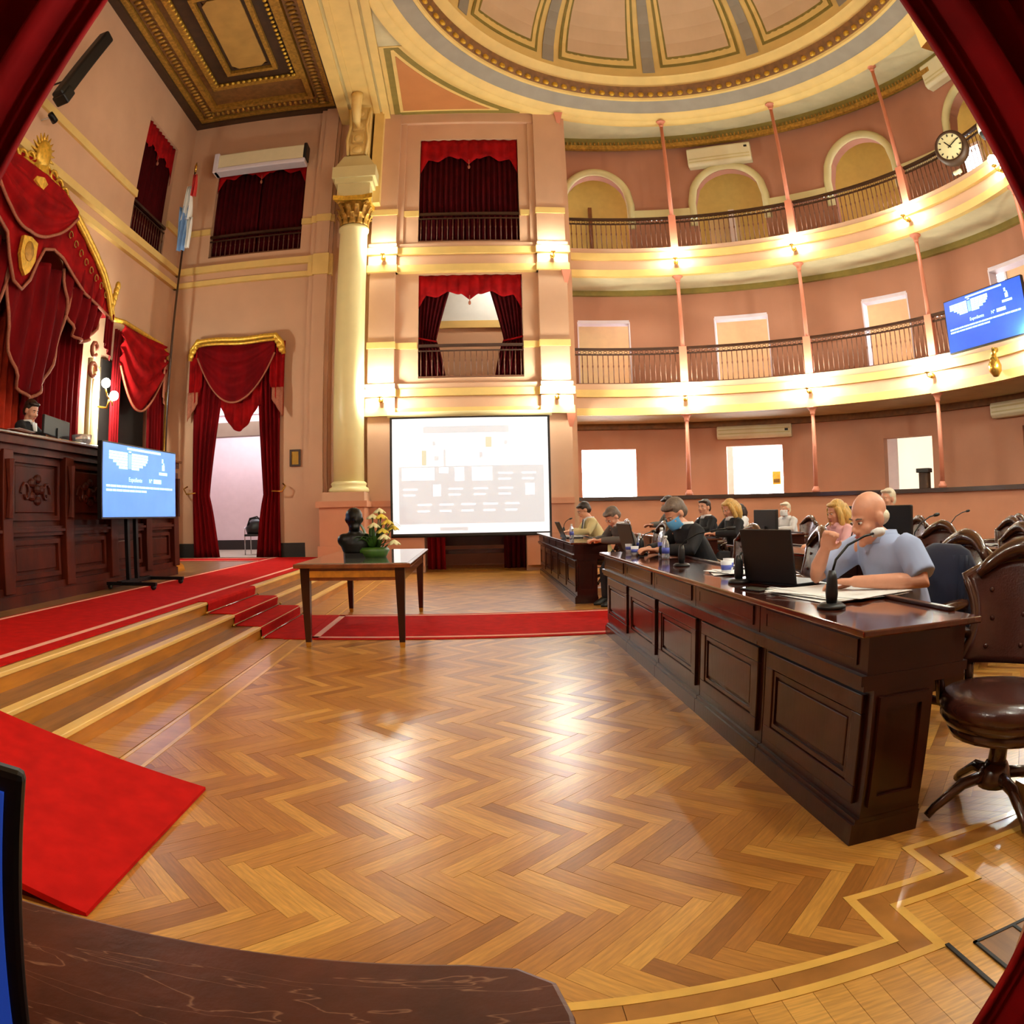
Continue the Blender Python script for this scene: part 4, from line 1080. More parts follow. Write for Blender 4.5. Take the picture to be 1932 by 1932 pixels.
# red canopy on the dais wall
def canopy():
    cy0 = 7.42; x0 = -6.2
    t = thing('throne_canopy', 'huge gilt arched red velvet canopy over the rostrum on the dais wall', 'canopy', (XL + .02, cy0, .37))
    off = t.location
    bo = lambda b, n, m, s_=True: b.build(n, m, t, s_, off=off)
    # gilt arch (both halves)
    arch = [(0, 6.30), (.6, 6.22), (1.2, 6.02), (1.7, 5.80), (2.1, 5.60), (2.5, 5.36), (2.75, 5.12), (2.92, 4.85), (2.98, 4.70)]
    full = [(-a, z) for a, z in arch[::-1]] + arch[1:]
    bo(B().tube([(x0, cy0 + a, z) for a, z in full], .065, 8), 'gilt_arch', 'gild')
    bo(B().tube([(x0 + .05, cy0 + a * .965, z - .10) for a, z in full], .04, 8), 'gilt_arch_moulding', 'gild')
    # canopy roof cloth back to the wall
    vs = []; n = len(full)
    bo(B().sheet(lambda u, v: (x0 - .02 + (XL + .05 - x0) * v, cy0 + full[int(round(u * (n - 1)))][0], full[int(round(u * (n - 1)))][1] + .02 * sin(pi * v)), n - 1, 4, (0, 0, -.02)), 'canopy_roof', 'velvet')
    # embroidered lambrequin with scalloped lower edge
    low = [(-2.95, 4.60), (-2.4, 4.72), (-1.9, 4.80), (-1.45, 4.98), (-1.1, 5.14), (-.75, 5.16), (-.45, 5.02), (-.3, 4.72), (-.1, 4.42), (.12, 4.36), (.3, 4.55), (.42, 4.85), (.55, 5.10), (.8, 5.18), (1.1, 5.14), (1.45, 4.98), (1.9, 4.80), (2.4, 4.72), (2.95, 4.60)]
    def lerp(tab, a):
        for (a0, z0), (a1, z1) in zip(tab[:-1], tab[1:]):
            if a0 <= a <= a1: return z0 + (z1 - z0) * (a - a0) / (a1 - a0)
        return tab[-1][1] if a > 0 else tab[0][1]
    def lam(u, v):
        a = -2.93 + 5.86 * u; zt = lerp(full, a) - .03; zb = min(lerp(low, a), zt - .02)
        return (x0 + .02 + .015 * sin(u * 90), cy0 + a, zt + (zb - zt) * v)
    bo(B().sheet(lam, 96, 6, (-.015, 0, 0)), 'lambrequin', 'velvet_b')
    bo(B().tube([(x0 + .045, cy0 + a, z) for a, z in low], .028, 6), 'lambrequin_braid', 'braid')
    for i in range(9):
        for s_ in (-1, 1):
            a = s_ * (1.0 + i * .20); z = (lerp(full, a) + lerp(low, a)) / 2
            pts = [(x0 + .05, cy0 + a + .07 * cos(q) * (1 - q / 9), z + .09 * sin(q) * (1 - q / 9)) for q in [k * .6 for k in range(10)]]
            bo(B().tube(pts, .010, 5), 'embroidery_scroll', 'oldgold')
    # upper swag
    def up(u, v):
        a = (u - .5) * 2.5; q = 1 - (2 * u - 1) ** 2
        zt = lerp(full, a) - .02
        return (x0 + .10 + .10 * q * sin(pi * v) + .05 * sin(v * 22 - q * 3) * q, cy0 + .0 + a, zt - v * (.12 + .98 * q))
    bo(B().sheet(up, 40, 24, (-.015, 0, 0)), 'upper_swag', 'velvet_b')
    bo(B().tube([(p[0] + .01, p[1], p[2]) for p in (up(i / 30, 1.) for i in range(31))], .026, 6), 'upper_swag_braid', 'braid')
    # great falling swags
    def fall(c, hw, zt, zb, x):
        def f(u, v):
            a = (u - .5) * 2 * hw; q = (1 - (2 * u - 1) ** 2)
            return (x + .07 * q * sin(pi * v) + .05 * sin(u * 36 + v * 4) * (.3 + q), cy0 + c + a * (1 - .12 * v), zt - v * (.15 + (zt - zb - .15) * q ** .8))
        return f
    for c, hw, zt, zb, x in ((.75, 1.05, 5.0, 2.95, x0 - .10), (2.05, .85, 5.2, 4.05, x0 - .05), (-.95, 1.05, 5.0, 2.95, x0 - .12), (-2.05, .85, 5.2, 4.05, x0 - .05)):
        f = fall(c, hw, zt, zb, x)
        bo(B().sheet(f, 44, 22, (-.015, 0, 0)), 'falling_swag', 'velvet')
        bo(B().tube([(p[0] + .015, p[1], p[2]) for p in (f(i / 30, 1.) for i in range(31))], .028, 6), 'swag_braid', 'braid')
    # straight drapes behind
    Td = Matrix.Translation((0, 0, 0))
    def straight(y0, y1, z0, z1, x, folds):
        return lambda u, v: (x + .05 * sin(u * folds * 2 * pi), y0 + (y1 - y0) * u, z0 + (z1 - z0) * v)
    bo(B().sheet(straight(cy0 - .9, cy0 + 1.2, .37, 4.6, -6.78, 12), 120, 2, (-.012, 0, 0)), 'back_drape', 'orange_drape')
    bo(B().sheet(straight(cy0 + 1.0, cy0 + 2.75, .37, 4.9, -6.62, 10), 110, 2, (-.012, 0, 0)), 'side_drape', 'velvet')
    bo(B().sheet(straight(cy0 - 2.75, cy0 - 1.0, .37, 4.9, -6.62, 10), 110, 2, (-.012, 0, 0)), 'side_drape', 'velvet')
    for s_ in (-1, 1):
        # gilt end ornaments and hanging jabots
        for k in range(6):
            bo(B().ell((x0 + .03, cy0 + s_ * (2.86 + .035 * k), 4.72 + .11 * k), (.05, .07, .09)), 'gilt_leaf', 'gild')
        bo(B().sheet(lambda u, v, s_=s_: (x0 + .04 + .03 * sin(u * 18), cy0 + s_ * (2.72 + .30 * u), 4.72 - v * (.55 + .25 * u)), 16, 8, (-.012, 0, 0)), 'jabot', 'velvet')
        for k in range(2):
            bo(B().tube([(x0 - .1, cy0 + s_ * (2.65 + .10 * cos(q) * (1 + .2 * k)), 4.05 - .35 * k + .12 * sin(q)) for q in [i * .7 for i in range(9)]], .035, 6), 'drape_rosette', 'braid')
        bo(B().tube([(x0 - .15, cy0 + s_ * 2.62, .37), (x0 - .15, cy0 + s_ * 2.62, 3.9)], .05, 10), 'canopy_pole', 'cream')
    # gold crest on top and shield on the lambrequin
    for k in range(20):
        q = 2 * pi * k / 20; rr = .34
        bo(B().tube([(x0 + .06, cy0 - .05 + .17 * cos(q), 6.40 + .20 * sin(q)), (x0 + .06, cy0 - .05 + rr * cos(q), 6.40 + .36 * sin(q))], [.04, .008], 5), 'crest_ray', 'gild')
    bo(B().ell((x0 + .08, cy0 - .05, 6.40), (.08, .20, .24)), 'crest_sun', 'gild')
    bo(B().lathe([(0, -.02), (.19, 0), (.16, .05), (0, .07)], 5, M=Matrix.Translation((x0 + .11, cy0 - .03, 6.02)) @ Matrix.Rotation(pi / 2, 4, 'Y') @ Matrix.Scale(1.3, 4)), 'crest_star', 'gild', False)
    for s_ in (-1, 1):
        bo(B().tube([(x0 + .08, cy0 + s_ * .12, 6.0), (x0 + .06, cy0 + s_ * .45, 6.12), (x0 + .05, cy0 + s_ * .85, 5.98)], [.10, .07, .05], 8), 'crest_wing', 'gild')
        for k in range(3):
            bo(B().tube([(x0 + .08, cy0 + s_ * (.35 + .2 * k) + .09 * cos(q), 6.22 - .06 * k + .09 * sin(q)) for q in [i * .7 for i in range(8)]], .025, 6), 'crest_scroll', 'gild')
    sh = [(-.19, .22), (0, .26), (.19, .22), (.20, -.05), (.10, -.24), (0, -.32), (-.10, -.24), (-.20, -.05)]
    bo(B().prism(sh, 0, .06, M=Matrix.Translation((x0 + .05, cy0 + .08, 4.86)) @ Matrix(((0, 0, 1, 0), (1, 0, 0, 0), (0, 1, 0, 0), (0, 0, 0, 1)))), 'shield', 'gild', False)
    bo(B().ell((x0 + .11, cy0 + .08, 4.90), (.03, .12, .15)), 'shield_boss', 'oldgold')
    return t
canopy()
# side window drapery beside the canopy
sd = thing('side_drapery', 'single red swag with gilt pelmet between the canopy and the corner flag', 'curtain', (XL + .1, 12.5, .37))
off = sd.location; xs = -6.55
bo = lambda b, n, m: b.build(n, m, sd, True, off=off)
bo(B().tube([(xs, 11.0, 4.86), (xs, 11.5, 4.92), (xs, 12.4, 4.90), (xs, 13.3, 4.88), (xs, 13.55, 4.78), (xs, 13.66, 4.50)], .05, 8), 'pelmet_rail', 'gild')
bo(B().sheet(lambda u, v: (xs + .06 + .05 * sin(pi * v) + .05 * sin(v * 20 - u * 4), 11.35 + 2.1 * u, 4.86 - v * (.25 + 1.55 * sin(pi * (.12 + .78 * u)) ** 1.0 * (1 - .35 * u))), 36, 24, (-.012, 0, 0)), 'swag', 'velvet_b')
bo(B().sheet(lambda u, v: (xs + .02 + .04 * sin(u * 34), 12.75 + .75 * u, 4.7 - v * 4.28), 40, 3, (-.012, 0, 0)), 'drape', 'velvet')
bo(B().sheet(lambda u, v: (xs + .02 + .04 * sin(u * 24), 11.15 + .35 * u, 4.7 - v * 4.28), 24, 3, (-.012, 0, 0)), 'drape', 'velvet')
bo(B().sheet(lambda u, v: (xs + .10 + .03 * sin(u * 18), 13.3 + .36 * u, 4.55 - v * (.8 + .4 * u)), 14, 8, (-.012, 0, 0)), 'tail', 'braid')
bo(B().tube([tuple(Vector((xs + .09, 11.35 + 2.1 * u, 4.86 - (.25 + 1.55 * sin(pi * (.12 + .78 * u)) * (1 - .35 * u)))) ) for u in [i / 24 for i in range(25)]], .022, 6), 'swag_braid', 'braid')
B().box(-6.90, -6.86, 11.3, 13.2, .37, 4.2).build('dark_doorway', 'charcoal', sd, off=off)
# bright twin globe lamp beside the canopy
sl = thing('bracket_lamp', 'blazing twin globe bracket lamp in front of the red drapes on the dais', 'lamp', (-6.3, 10.72, 3.2))
B().tube([(-.3, 0, .0), (-.05, 0, -.05), (0, 0, .12)], .02, 8).build('arm', 'brass', sl, True)
B().tube([(0, -.16, .26), (0, -.08, .14), (0, 0, .12), (0, .10, .06), (0, .12, .0)], .014, 8).build('branch', 'brass', sl, True)
B().ell((0, -.16, .36), (.085, .085, .085), 10, 6).build('globe', 'globe', sl, True)
B().ell((.02, .13, .18), (.085, .085, .085), 10, 6).build('globe', 'globe', sl, True)
B().tube([(-.32, 0, -2.83), (-.32, 0, .7)], .075, 12).build('pole', 'cream', sl, True)

# flag on its pole in the corner
fl = thing('flagpole', 'tall corner flagpole with hanging red, white and blue flag', 'flag', (-6.45, 13.45, .37))
B().tube([(-.02, 0, .05), (.07, .0, 4.0), (.16, .02, 8.75)], [.03, .028, .02], 10).build('pole', 'rail', fl, True)
B().tube([(-.02, 0, .12), (.03, 0, 3.5)], [.042, .036], 10).build('brass_sleeve', 'brass', fl, True)
B().lathe([(0, 0), (.22, 0), (.20, .06), (.08, .12), (.05, .2), (0, .2)], 18).build('stand', 'brass', fl, True)
B().tube([(.16, .02, 8.72), (.16, .02, 8.9), (.165, .02, 9.0)], [.03, .035, .004], 8).build('finial', 'brass', fl, True)
def flag_strip(name, m, z0, z1, w0, w1, xo):
    B().sheet(lambda u, v: (.15 - (z0 + (z1 - z0) * v < 8) * .0 + xo + (w0 + (w1 - w0) * v) * (u - .5) * -1 , -.03 + .05 * sin(u * 14 + v * 3), z0 + (z1 - z0) * v), 16, 8, (0, .01, 0)).build(name, m, fl, True)
flag_strip('flag_stripe', 'flag_red', 8.05, 8.62, .16, .08, .06)
flag_strip('flag_stripe', 'flag_white', 7.45, 8.32, .34, .10, -.04)
flag_strip('flag_stripe', 'flag_blue', 6.70, 7.80, .22, .26, -.08)
flag_strip('flag_stripe', 'flag_white', 6.75, 7.50, .10, .12, .08)

# line array speaker, small spotlight, fluorescent unit, frame
sp_ = thing('line_speaker', 'long black line speaker hanging aslant high on the dais wall', 'speaker', (-6.6, 8.3, 8.7))
T = Matrix.Translation((0, 0, 0))
pa, pb = Vector((-6.35, 7.62, 7.66)), Vector((-6.25, 8.30, 9.42))
dr = (pb - pa).normalized(); L_ = (pb - pa).length
Tq = Matrix.Translation(pa - sp_.location) @ dr.to_track_quat('Z', 'Y').to_matrix().to_4x4()
B().box(-.11, .11, -.13, .13, 0, L_, M=Tq).build('cabinet', 'black', sp_, bevel=.04)
B().box(-.13, .13, -.17, .05, -.02, .26, M=Tq).build('foot_bracket', 'black', sp_, bevel=.03)
B().tube([tuple(pa - sp_.location + dr * (L_ * .3)), (XL + .02 - sp_.location[0], pa.y - 8.3 + .3, pa.z - 8.7 + .6)], .02, 6).build('wall_bracket', 'black_metal', sp_)
st = thing('spotlight', 'small white spotlight on a bracket below the long black speaker', 'spotlight', (-6.87, 8.0, 7.6))
B().tube([(-.05, 0, 0), (.18, 0, 0)], .015, 6).build('arm', 'white', st, True)
B().tube([(.18, -.08, .02), (.18, .12, -.03)], [.05, .06], 10).build('head', 'black_metal', st, True)
fu = thing('air_conditioner', 'long white appliance box above the dark curtains over the dais doorway', 'air conditioner', (-4.96, YW - .20, 9.4))
B().box(-1.08, 1.12, -.16, .18, .06, .48).build('casing', 'ac', fu, bevel=.03)
B().box(-1.16, 1.16, -.18, .16, -.02, .10).build('light_trough', 'fluoro', fu, bevel=.03)
B().box(-1.17, -1.04, -.19, .16, -.02, .52).build('end_cap', 'fluoro', fu, bevel=.02)
B().box(1.10, 1.18, -.17, .16, .10, .52).build('end_cap', 'black', fu, bevel=.02)
fm = thing('wall_plaque', 'small brass plaque in a dark frame on the wall by the column', 'plaque', (-3.76, YW - .01, 2.28))
B().frame(-.12, .12, 0, .36, .04, -.04, 0).build('frame', 'coffer_dark', fm)
B().box(-.08, .08, -.015, 0, .04, .32).build('plate', 'brass', fm)

# projection screen with its projected call grid
ps = thing('projection_screen', 'large white projection screen showing a pale video call grid', 'screen', (-.02, YW - .36, .77))
sw, shh = 1.64, 2.44
cloth = B().box(-sw, sw, 0, .012, .03, shh).build('screen_cloth', 'proj', ps)
B().frame(-sw, sw, .0, shh, .045, -.012, .02).build('black_border', 'charcoal', ps)
B().tube([(-sw - .05, .01, shh + .04), (sw + .05, .01, shh + .04)], .06, 12).build('roller_case', 'cream', ps, True)
B().tube([(-sw, .01, -.01), (sw, .01, -.01)], .025, 8).build('bottom_bar', 'black_metal', ps, True)
for xx in (-.9, .95): B().box(xx - .03, xx + .03, .02, .15, shh - .1, shh + .02).build('wall_hook', 'black_metal', ps)
def pr_rect(u0, v0, u1, v1, m, d=.003):     # u,v in 0..1 from the top left of the picture
    x0, x1 = -sw + .05 + (2 * sw - .1) * u0, -sw + .05 + (2 * sw - .1) * u1
    z1, z0 = shh - .05 - (shh - .1) * v0, shh - .05 - (shh - .1) * v1
    B().box(x0, x1, -d, 0, z0, z1).build('projected_tile', m, cloth)
pr_rect(.04, .42, .97, .92, 'proj_g', .002)
pr_rect(.2, .07, .75, .13, 'proj_g', .002)
for u0, v0, u1, v1, m in ((.06, .43, .27, .54, 'proj_w'), (.30, .43, .36, .48, 'proj_w'), (.40, .43, .46, .55, 'proj_w'), (.51, .43, .64, .55, 'proj_w'), (.26, .58, .31, .68, 'proj_w'), (.85, .58, .91, .68, 'proj_w'), (.02, .945, .28, .995, 'proj_w'), (.50, .945, .54, .985, 'proj_w'), (.30, .95, .48, .98, 'proj_g'),
        (.19, .28, .22, .41, 'proj_y'), (.60, .17, .64, .26, 'proj_y'), (.58, .44, .62, .52, 'proj_y'), (.27, .33, .30, .37, 'proj_g'), (.56, .30, .58, .35, 'proj_g'), (.33, .27, .345, .42, 'proj_g'), (.26, .2, .28, .24, 'proj_g'), (.72, .2, .74, .24, 'proj_g')):
    pr_rect(u0, v0, u1, v1, m)
for row, v in enumerate((.61, .66, .745, .80, .48, .53)):
    for k, u in enumerate((.07, .36, .52, .68) if row < 2 else ((.16, .30, .44, .58, .72) if row < 4 else (.68, .83))):
        pr_rect(u, v, u + (.09 if row % 2 == 0 else .075), v + .016, 'proj_w')

# furniture glimpsed behind the screen
B_curt = thing('passage_curtain', 'pair of dark red curtains hanging in the passage doorway under the screen', 'curtain', (.05, YW + .05, 0))
B().sheet(wavy(-1.0, -.62, .05, 2.85, 0, 3, .04), 30, 2, (0, .012, 0)).build('drape', 'velvet', B_curt, True)
B().sheet(wavy(.60, 1.06, .05, 2.85, 0, 4, .04), 30, 2, (0, .012, 0)).build('drape', 'velvet_d', B_curt, True)
bn = thing('wooden_bench', 'low dark wooden bench seen under the projection screen', 'bench', (.05, 15.3, 0))
B().box(-.85, .85, -.2, .2, .34, .42).build('seat', 'dark_wood', bn)
B().box(-.85, .85, .14, .2, .5, .95).build('backrest', 'dark_wood', bn)
for x in (-.75, .75):
    B().box(x - .03, x + .03, -.18, -.12, 0, .34).build('leg', 'dark_wood', bn); B().box(x - .03, x + .03, .12, .2, 0, .95).build('leg', 'dark_wood', bn)

# ---- AC units, clock, cameras, brass lamp and TV on the galleries
def ac_unit(loc, rz, label, w=1.1, h=.52, d=.24):
    t = thing('air_conditioner', label, 'air conditioner', loc, rz, 'wall air conditioners')
    b = B(); b.prism([(-d, .06), (-d + .06, 0), (0, 0), (0, h), (-d + .03, h), (-d, h - .05)], -w / 2, w / 2, M=Matrix(((0, 0, 1, 0), (1, 0, 0, 0), (0, 1, 0, 0), (0, 0, 0, 1)))); b.build('casing', 'ac', t, bevel=.015)
    for k in range(2): B().box(-w / 2 + .04, w / 2 - .04, -d - .006, -d + .01, .10 + .09 * k, .13 + .09 * k).build('vent_slat', 'cream', t)
    B().box(w / 2 - .16, w / 2 - .08, -d - .006, -d + .01, h - .16, h - .10).build('badge', 'charcoal', t)
ac_unit(cyl(7.43, 30.7, 9.70), -radians(30.7), 'cream air conditioner high on the upper gallery wall near the second post', 1.65, .54)
ac_unit(cyl(7.43, 83.0, 9.98), -radians(83.0), 'cream air conditioner high on the upper gallery wall by the right hand curtain', 1.3, .62)
ac_unit(cyl(7.93, 31.5, 2.82), -radians(31.5), 'slim white air conditioner over the second ground tier opening', 1.8, .30, .22)
ac_unit(cyl(7.93, 80.5, 2.84), -radians(80.5), 'slim white air conditioner on the ground tier wall at the right edge', 1.5, .30, .22)

ck = thing('clock', 'round dark framed clock with cream dial on the upper balustrade', 'clock', cyl(RG - .27, 86.4, 7.66), -radians(86.4 - 22))
Mx = Matrix.Rotation(pi / 2, 4, 'X')
B().lathe([(0, -.14), (.30, -.14), (.37, -.08), (.37, .02), (.33, .08), (.28, .08), (.28, .05), (0, .05)], 32, M=Mx).build('case', 'coffer_dark', ck, True)
dial = B().lathe([(0, .052), (.285, .052), (.285, .062), (0, .062)], 32, M=Mx).build('dial', 'dial', ck)
for k in range(12):
    a = 2 * pi * k / 12
    B().box(-.012, .012, -.068, -.061, .21, .26, M=Matrix.Rotation(a, 4, 'Y')).build('hour_mark', 'charcoal', dial)
B().box(-.012, .012, -.075, -.068, -.04, .15, M=Matrix.Rotation(radians(-40), 4, 'Y')).build('hour_hand', 'black', dial)
B().box(-.009, .009, -.080, -.073, -.05, .22, M=Matrix.Rotation(radians(60), 4, 'Y')).build('minute_hand', 'black', dial)
cm = thing('dome_camera', 'white dome security camera on the upper gallery by the right hand curtain', 'camera', cyl(RG - .2, 95.6, 7.5), -radians(96))
B().lathe([(0, .28), (.09, .28), (.13, .18), (.13, .02), (0, .02)], 18).build('housing', 'ac', cm, True)
B().ell((0, 0, .02), (.12, .12, .14)).build('dome', 'black', cm, True)
B().tube([(0, .0, .2), (0, .2, .26)], .03, 8).build('arm', 'ac', cm, True)
c2_ = thing('bullet_camera', 'tiny white bullet camera on the upper gallery ledge under the clock', 'camera', cyl(RG - .10, 85.4, 7.16), -radians(85))
B().tube([(-.10, -.06, .05), (.08, -.03, .06)], .045, 10).build('housing', 'ac', c2_, True)
B().tube([(-.13, -.066, .048), (-.10, -.06, .05)], .03, 10).build('lens', 'black', c2_, True)
B().tube([(.02, -.03, 0), (.02, -.03, .05)], .015, 6).build('foot', 'ac', c2_, True)
bl = thing('brass_sconce', 'unlit brass lantern under the hanging television at the right edge', 'lamp', cyl(RG - .24, 86.2, 3.30), -radians(86))
B().lathe([(0, 0), (.05, .01), (.12, .10), (.13, .20), (.08, .32), (.04, .36), (0, .38)], 16).build('body', 'brass', bl, True)
B().tube([(0, 0, .36), (0, .02, .48), (0, .12, .48)], .05, 8).build('neck', 'brass', bl, True)

def tv(label, loc, rz, w, h, blue, tilt=0):
    """screen in local XZ, facing -y, base at bottom edge"""
    t = thing('television', label, 'television', loc, rz)
    T = Matrix.Rotation(tilt, 4, 'X')
    B().box(-w / 2, w / 2, 0, .07, 0, h, M=T).build('bezel', 'black', t, bevel=.008)
    dp = B().box(-w / 2 + .02, w / 2 - .02, -.004, .01, .025, h - .02, M=T).build('display', blue, t)
    def R_(u0, v0, u1, v1, m, nm='screen_block'):
        B().box(-w / 2 + w * u0, -w / 2 + w * u1, -.007, -.002, h * (1 - v1), h * (1 - v0), M=T).build(nm, m, dp)
    R_(.30, .045, .76, .075, 'screen_ink', 'screen_heading')
    # seat plan: rows of little blocks narrowing downwards, an aisle in the middle
    for r_, (a, b_) in enumerate(((.08, .58), (.08, .58), (.08, .57), (.13, .55), (.17, .51), (.20, .46))):
        for k in range(8):
            mid = .335; 
            for s_ in (0, 1):
                lo, hi = (a, mid - .025) if s_ == 0 else (mid + .025, b_)
                u0 = lo + (hi - lo) * k / 8
                if k % 2 == 0: R_(u0, .115 + r_ * .038, lo + (hi - lo) * (k + 2) / 8 - .004, .115 + r_ * .038 + .033, 'screen_ink', 'seat_block')
    R_(.32, .09, .35, .11, 'screen_ink', 'seat_block')
    R_(.315, .13, .355, .33, 'screen_ink_d', 'aisle_block')
    for k, (u0, v0, u1, v1) in enumerate(((.78, .13, .80, .19), (.785, .22, .82, .30), (.80, .19, .815, .22), (.74, .33, .86, .37))): R_(u0, v0, u1, v1, 'screen_ink', 'logo_block')
    for word, cx_ in (('Expediente', -.09), ('Nº', .115)):
        me = text_mesh(word, h * .085)
        o = obj('screen_title', me, 'screen_ink', dp); o.matrix_local = T @ Matrix.Translation((cx_ * w, -.008, h * .50)) @ Mx
    R_(.66, .44, .77, .50, 'screen_ink', 'title_block')
    x = .05; rr = random.Random(3)
    for row, end in ((.555, .94), (.610, .56)):
        x = .05
        while x < end - .02:
            l_ = min(rr.uniform(.03, .09), end - x); R_(x, row, x + l_, row + .028, 'screen_ink', 'text_line'); x += l_ + .008
    return t
t1 = tv('large blue television on a wheeled stand in front of the rostrum', (-4.17, 8.02, 1.22), radians(90 - 3), 1.95, .90, 'screen_blue_l')
st = thing('television_stand', 'black wheeled floor stand under the television by the rostrum', 'stand', (-4.10, 8.05, .37), radians(90))
for x in (-.18, .06): B().box(x - .03, x + .03, .20, .25, .08, 1.65).build('upright', 'black_metal', st)
B().box(-.45, .45, .19, .26, .05, .10).build('cross_bar', 'black_metal', st)
for x in (-.42, .42):
    ft = B().box(x - .025, x + .025, -.30, .42, .05, .09).build('foot', 'black_metal', st)
    for y in (-.26, .38): B().tube([(x - .015, y, .035), (x + .015, y, .035)], .034, 10).build('caster', 'black', ft, True)
B().box(-.5, .5, .165, .20, 1.3, 1.4).build('mount_bar', 'black_metal', st)
tv('blue television hanging from the middle gallery at the right edge', cyl(RG - .40, 86.6, 3.84), -radians(84.5), 2.05, .98, 'screen_blue', radians(0))

# ================================================================ ROSTRUM
def rostrum():
    t = thing('rostrum', 'high carved dark wood rostrum with panels along the dais', 'rostrum', (-4.9, 7.0, .36))
    off = t.location; y0, y1 = 3.6, 10.0
    bo = lambda b, n, m='rostrum', bv=0: b.build(n, m, t, off=off, bevel=bv)
    bo(B().box(-5.25, -4.66, y0, y1, .36, 1.98), 'body')
    bo(B().box(-5.3, -4.58, y0, y1 + .02, .36, .48).box(-5.28, -4.60, y0, y1 + .01, .48, .56), 'plinth')
    bo(B().box(-5.28, -4.60, y0, y1 + .01, 1.06, 1.16).box(-5.3, -4.57, y0, y1 + .02, 1.10, 1.13), 'middle_rail')
    bo(B().box(-5.32, -4.60, y0, y1 + .02, 1.90, 1.98).box(-5.36, -4.54, y0, y1 + .05, 1.98, 2.06), 'cornice')
    bo(B().box(-5.7, -4.50, y0, y1 + .08, 2.06, 2.10), 'top_board', 'dark_wood_h', .012)
    ys = [3.7, 5.0, 5.62, 6.85, 7.95, 9.0, 9.98]
    for i, y in enumerate(ys):
        bo(B().box(-4.66, -4.56, y - .09, y + .09, .50, 1.92), 'pilaster', bv=.01)
        bo(B().tube([(-4.55, y, 1.25), (-4.53, y, 1.5), (-4.55, y, 1.82)], [.05, .03, .06], 8), 'carved_drop')
    for a, c in zip(ys[:-1], ys[1:]):
        u, v = a + .14, c - .14
        Mx_ = Matrix(((0, 1, 0, -4.655), (1, 0, 0, 0), (0, 0, 1, 0), (0, 0, 0, 1)))
        for z0, z1 in ((.62, 1.02), (1.22, 1.86)):
            bo(B().frame(u, v, z0, z1, .05, 0, .035, M=Mx_), 'panel_frame')
            bo(B().box(-4.66, -4.64, u + .08, v - .08, z0 + .08, z1 - .08), 'panel', bv=.01)
        m = (u + v) / 2
        for k in range(5):
            q = 2 * pi * k / 5
            bo(B().ell((-4.63, m + .10 * cos(q), 1.54 + .12 * sin(q)), (.03, .07, .05), 8, 5), 'carved_leaf')
        bo(B().ell((-4.62, m, 1.54), (.04, .06, .06), 10, 6), 'carved_boss')
        for s_ in (-1, 1):
            bo(B().tube([(-4.63, m + s_ * (.20 + .09 * cos(w) * (1 - w / 8)), 1.50 + .13 * sin(w) * (1 - w / 8)) for w in [j * .6 for j in range(11)]], .018, 6), 'carved_scroll')
    # carved side bracket at the far end
    pts = [(0, .36), (.75, .36), (.68, .46), (.5, .52), (.40, .70), (.36, .95), (.24, 1.12), (.2, 1.25), (0, 1.25)]
    bo(B().prism(pts, -4.95, -4.80, M=Matrix(((0, 0, 1, 0), (1, 0, 0, y1 + .05), (0, 1, 0, 0), (0, 0, 0, 1)))), 'scroll_bracket', 'step')
    bo(B().ell((-4.79, y1 + .22, .82), (.03, .10, .24)), 'bracket_roundel', 'nosing')
rostrum()
# things on the rostrum
def monitor(loc, rz, label, w=.52, h=.34, group=None, name='monitor'):
    t = thing(name, label, 'monitor', loc, rz, group)
    cs = B().box(-w / 2, w / 2, -.02, .02, .10, .10 + h).build('case', 'black', t, bevel=.008)
    B().box(-w / 2 + .015, w / 2 - .015, -.024, -.018, .115, .10 + h - .015).build('display', 'charcoal', cs)
    B().box(-.03, .03, .01, .04, .01, .2).build('neck', 'black', t); B().box(-.12, .12, -.08, .1, 0, .012).build('foot', 'black', t)
    return t
monitor((-4.95, 7.08, 2.10), radians(-80), 'dark monitor on the rostrum in front of the seated official', .80, .22)
def bowl(loc, label):
    t = thing('glass_bowl', label, 'bowl', loc)
    B().lathe([(.03, 0), (.09, .02), (.13, .09), (.14, .16), (.13, .16), (.12, .09), (.08, .03), (0, .025)], 20).build('glass', 'water', t, True)
    B().lathe([(0, 0), (.06, 0), (.05, .02), (0, .02)], 16).build('foot', 'water', t, True)
bowl((-4.85, 7.55, 2.10), 'clear glass bowl on the rostrum right of the monitor')
def papers(loc, rz, label, w=.3, h=.21, n=3, group=None):
    t = thing('papers', label, 'papers', loc, rz, group)
    r = random.Random(int(loc[1] * 100))
    for k in range(n):
        T = Matrix.Rotation(r.uniform(-.25, .25), 4, 'Z')
        B().sheet(lambda u, v: ((u - .5) * w + r.uniform(-.001, .001) + k * .02, (v - .5) * h, .002 + k * .004 + .006 * sin(u * 3 + k)), 6, 4, (0, 0, -.0015), M=T).build('sheet', 'paper', t)
papers((-4.75, 5.75, 2.103), .3, 'white papers on the rostrum at the left edge', .5, .4, 4)
papers((-4.8, 8.3, 2.103), .1, 'white papers on the rostrum behind the television', .4, .3, 3)
vz = thing('flower_vase', 'vase of green and white flowers on the rostrum at the left edge', 'vase', (-5.55, 6.05, 2.1))
B().lathe([(0, 0), (.08, 0), (.10, .12), (.06, .25), (.08, .32), (0, .32)], 16).build('vase', 'cup', vz, True)
rr = random.Random(5)
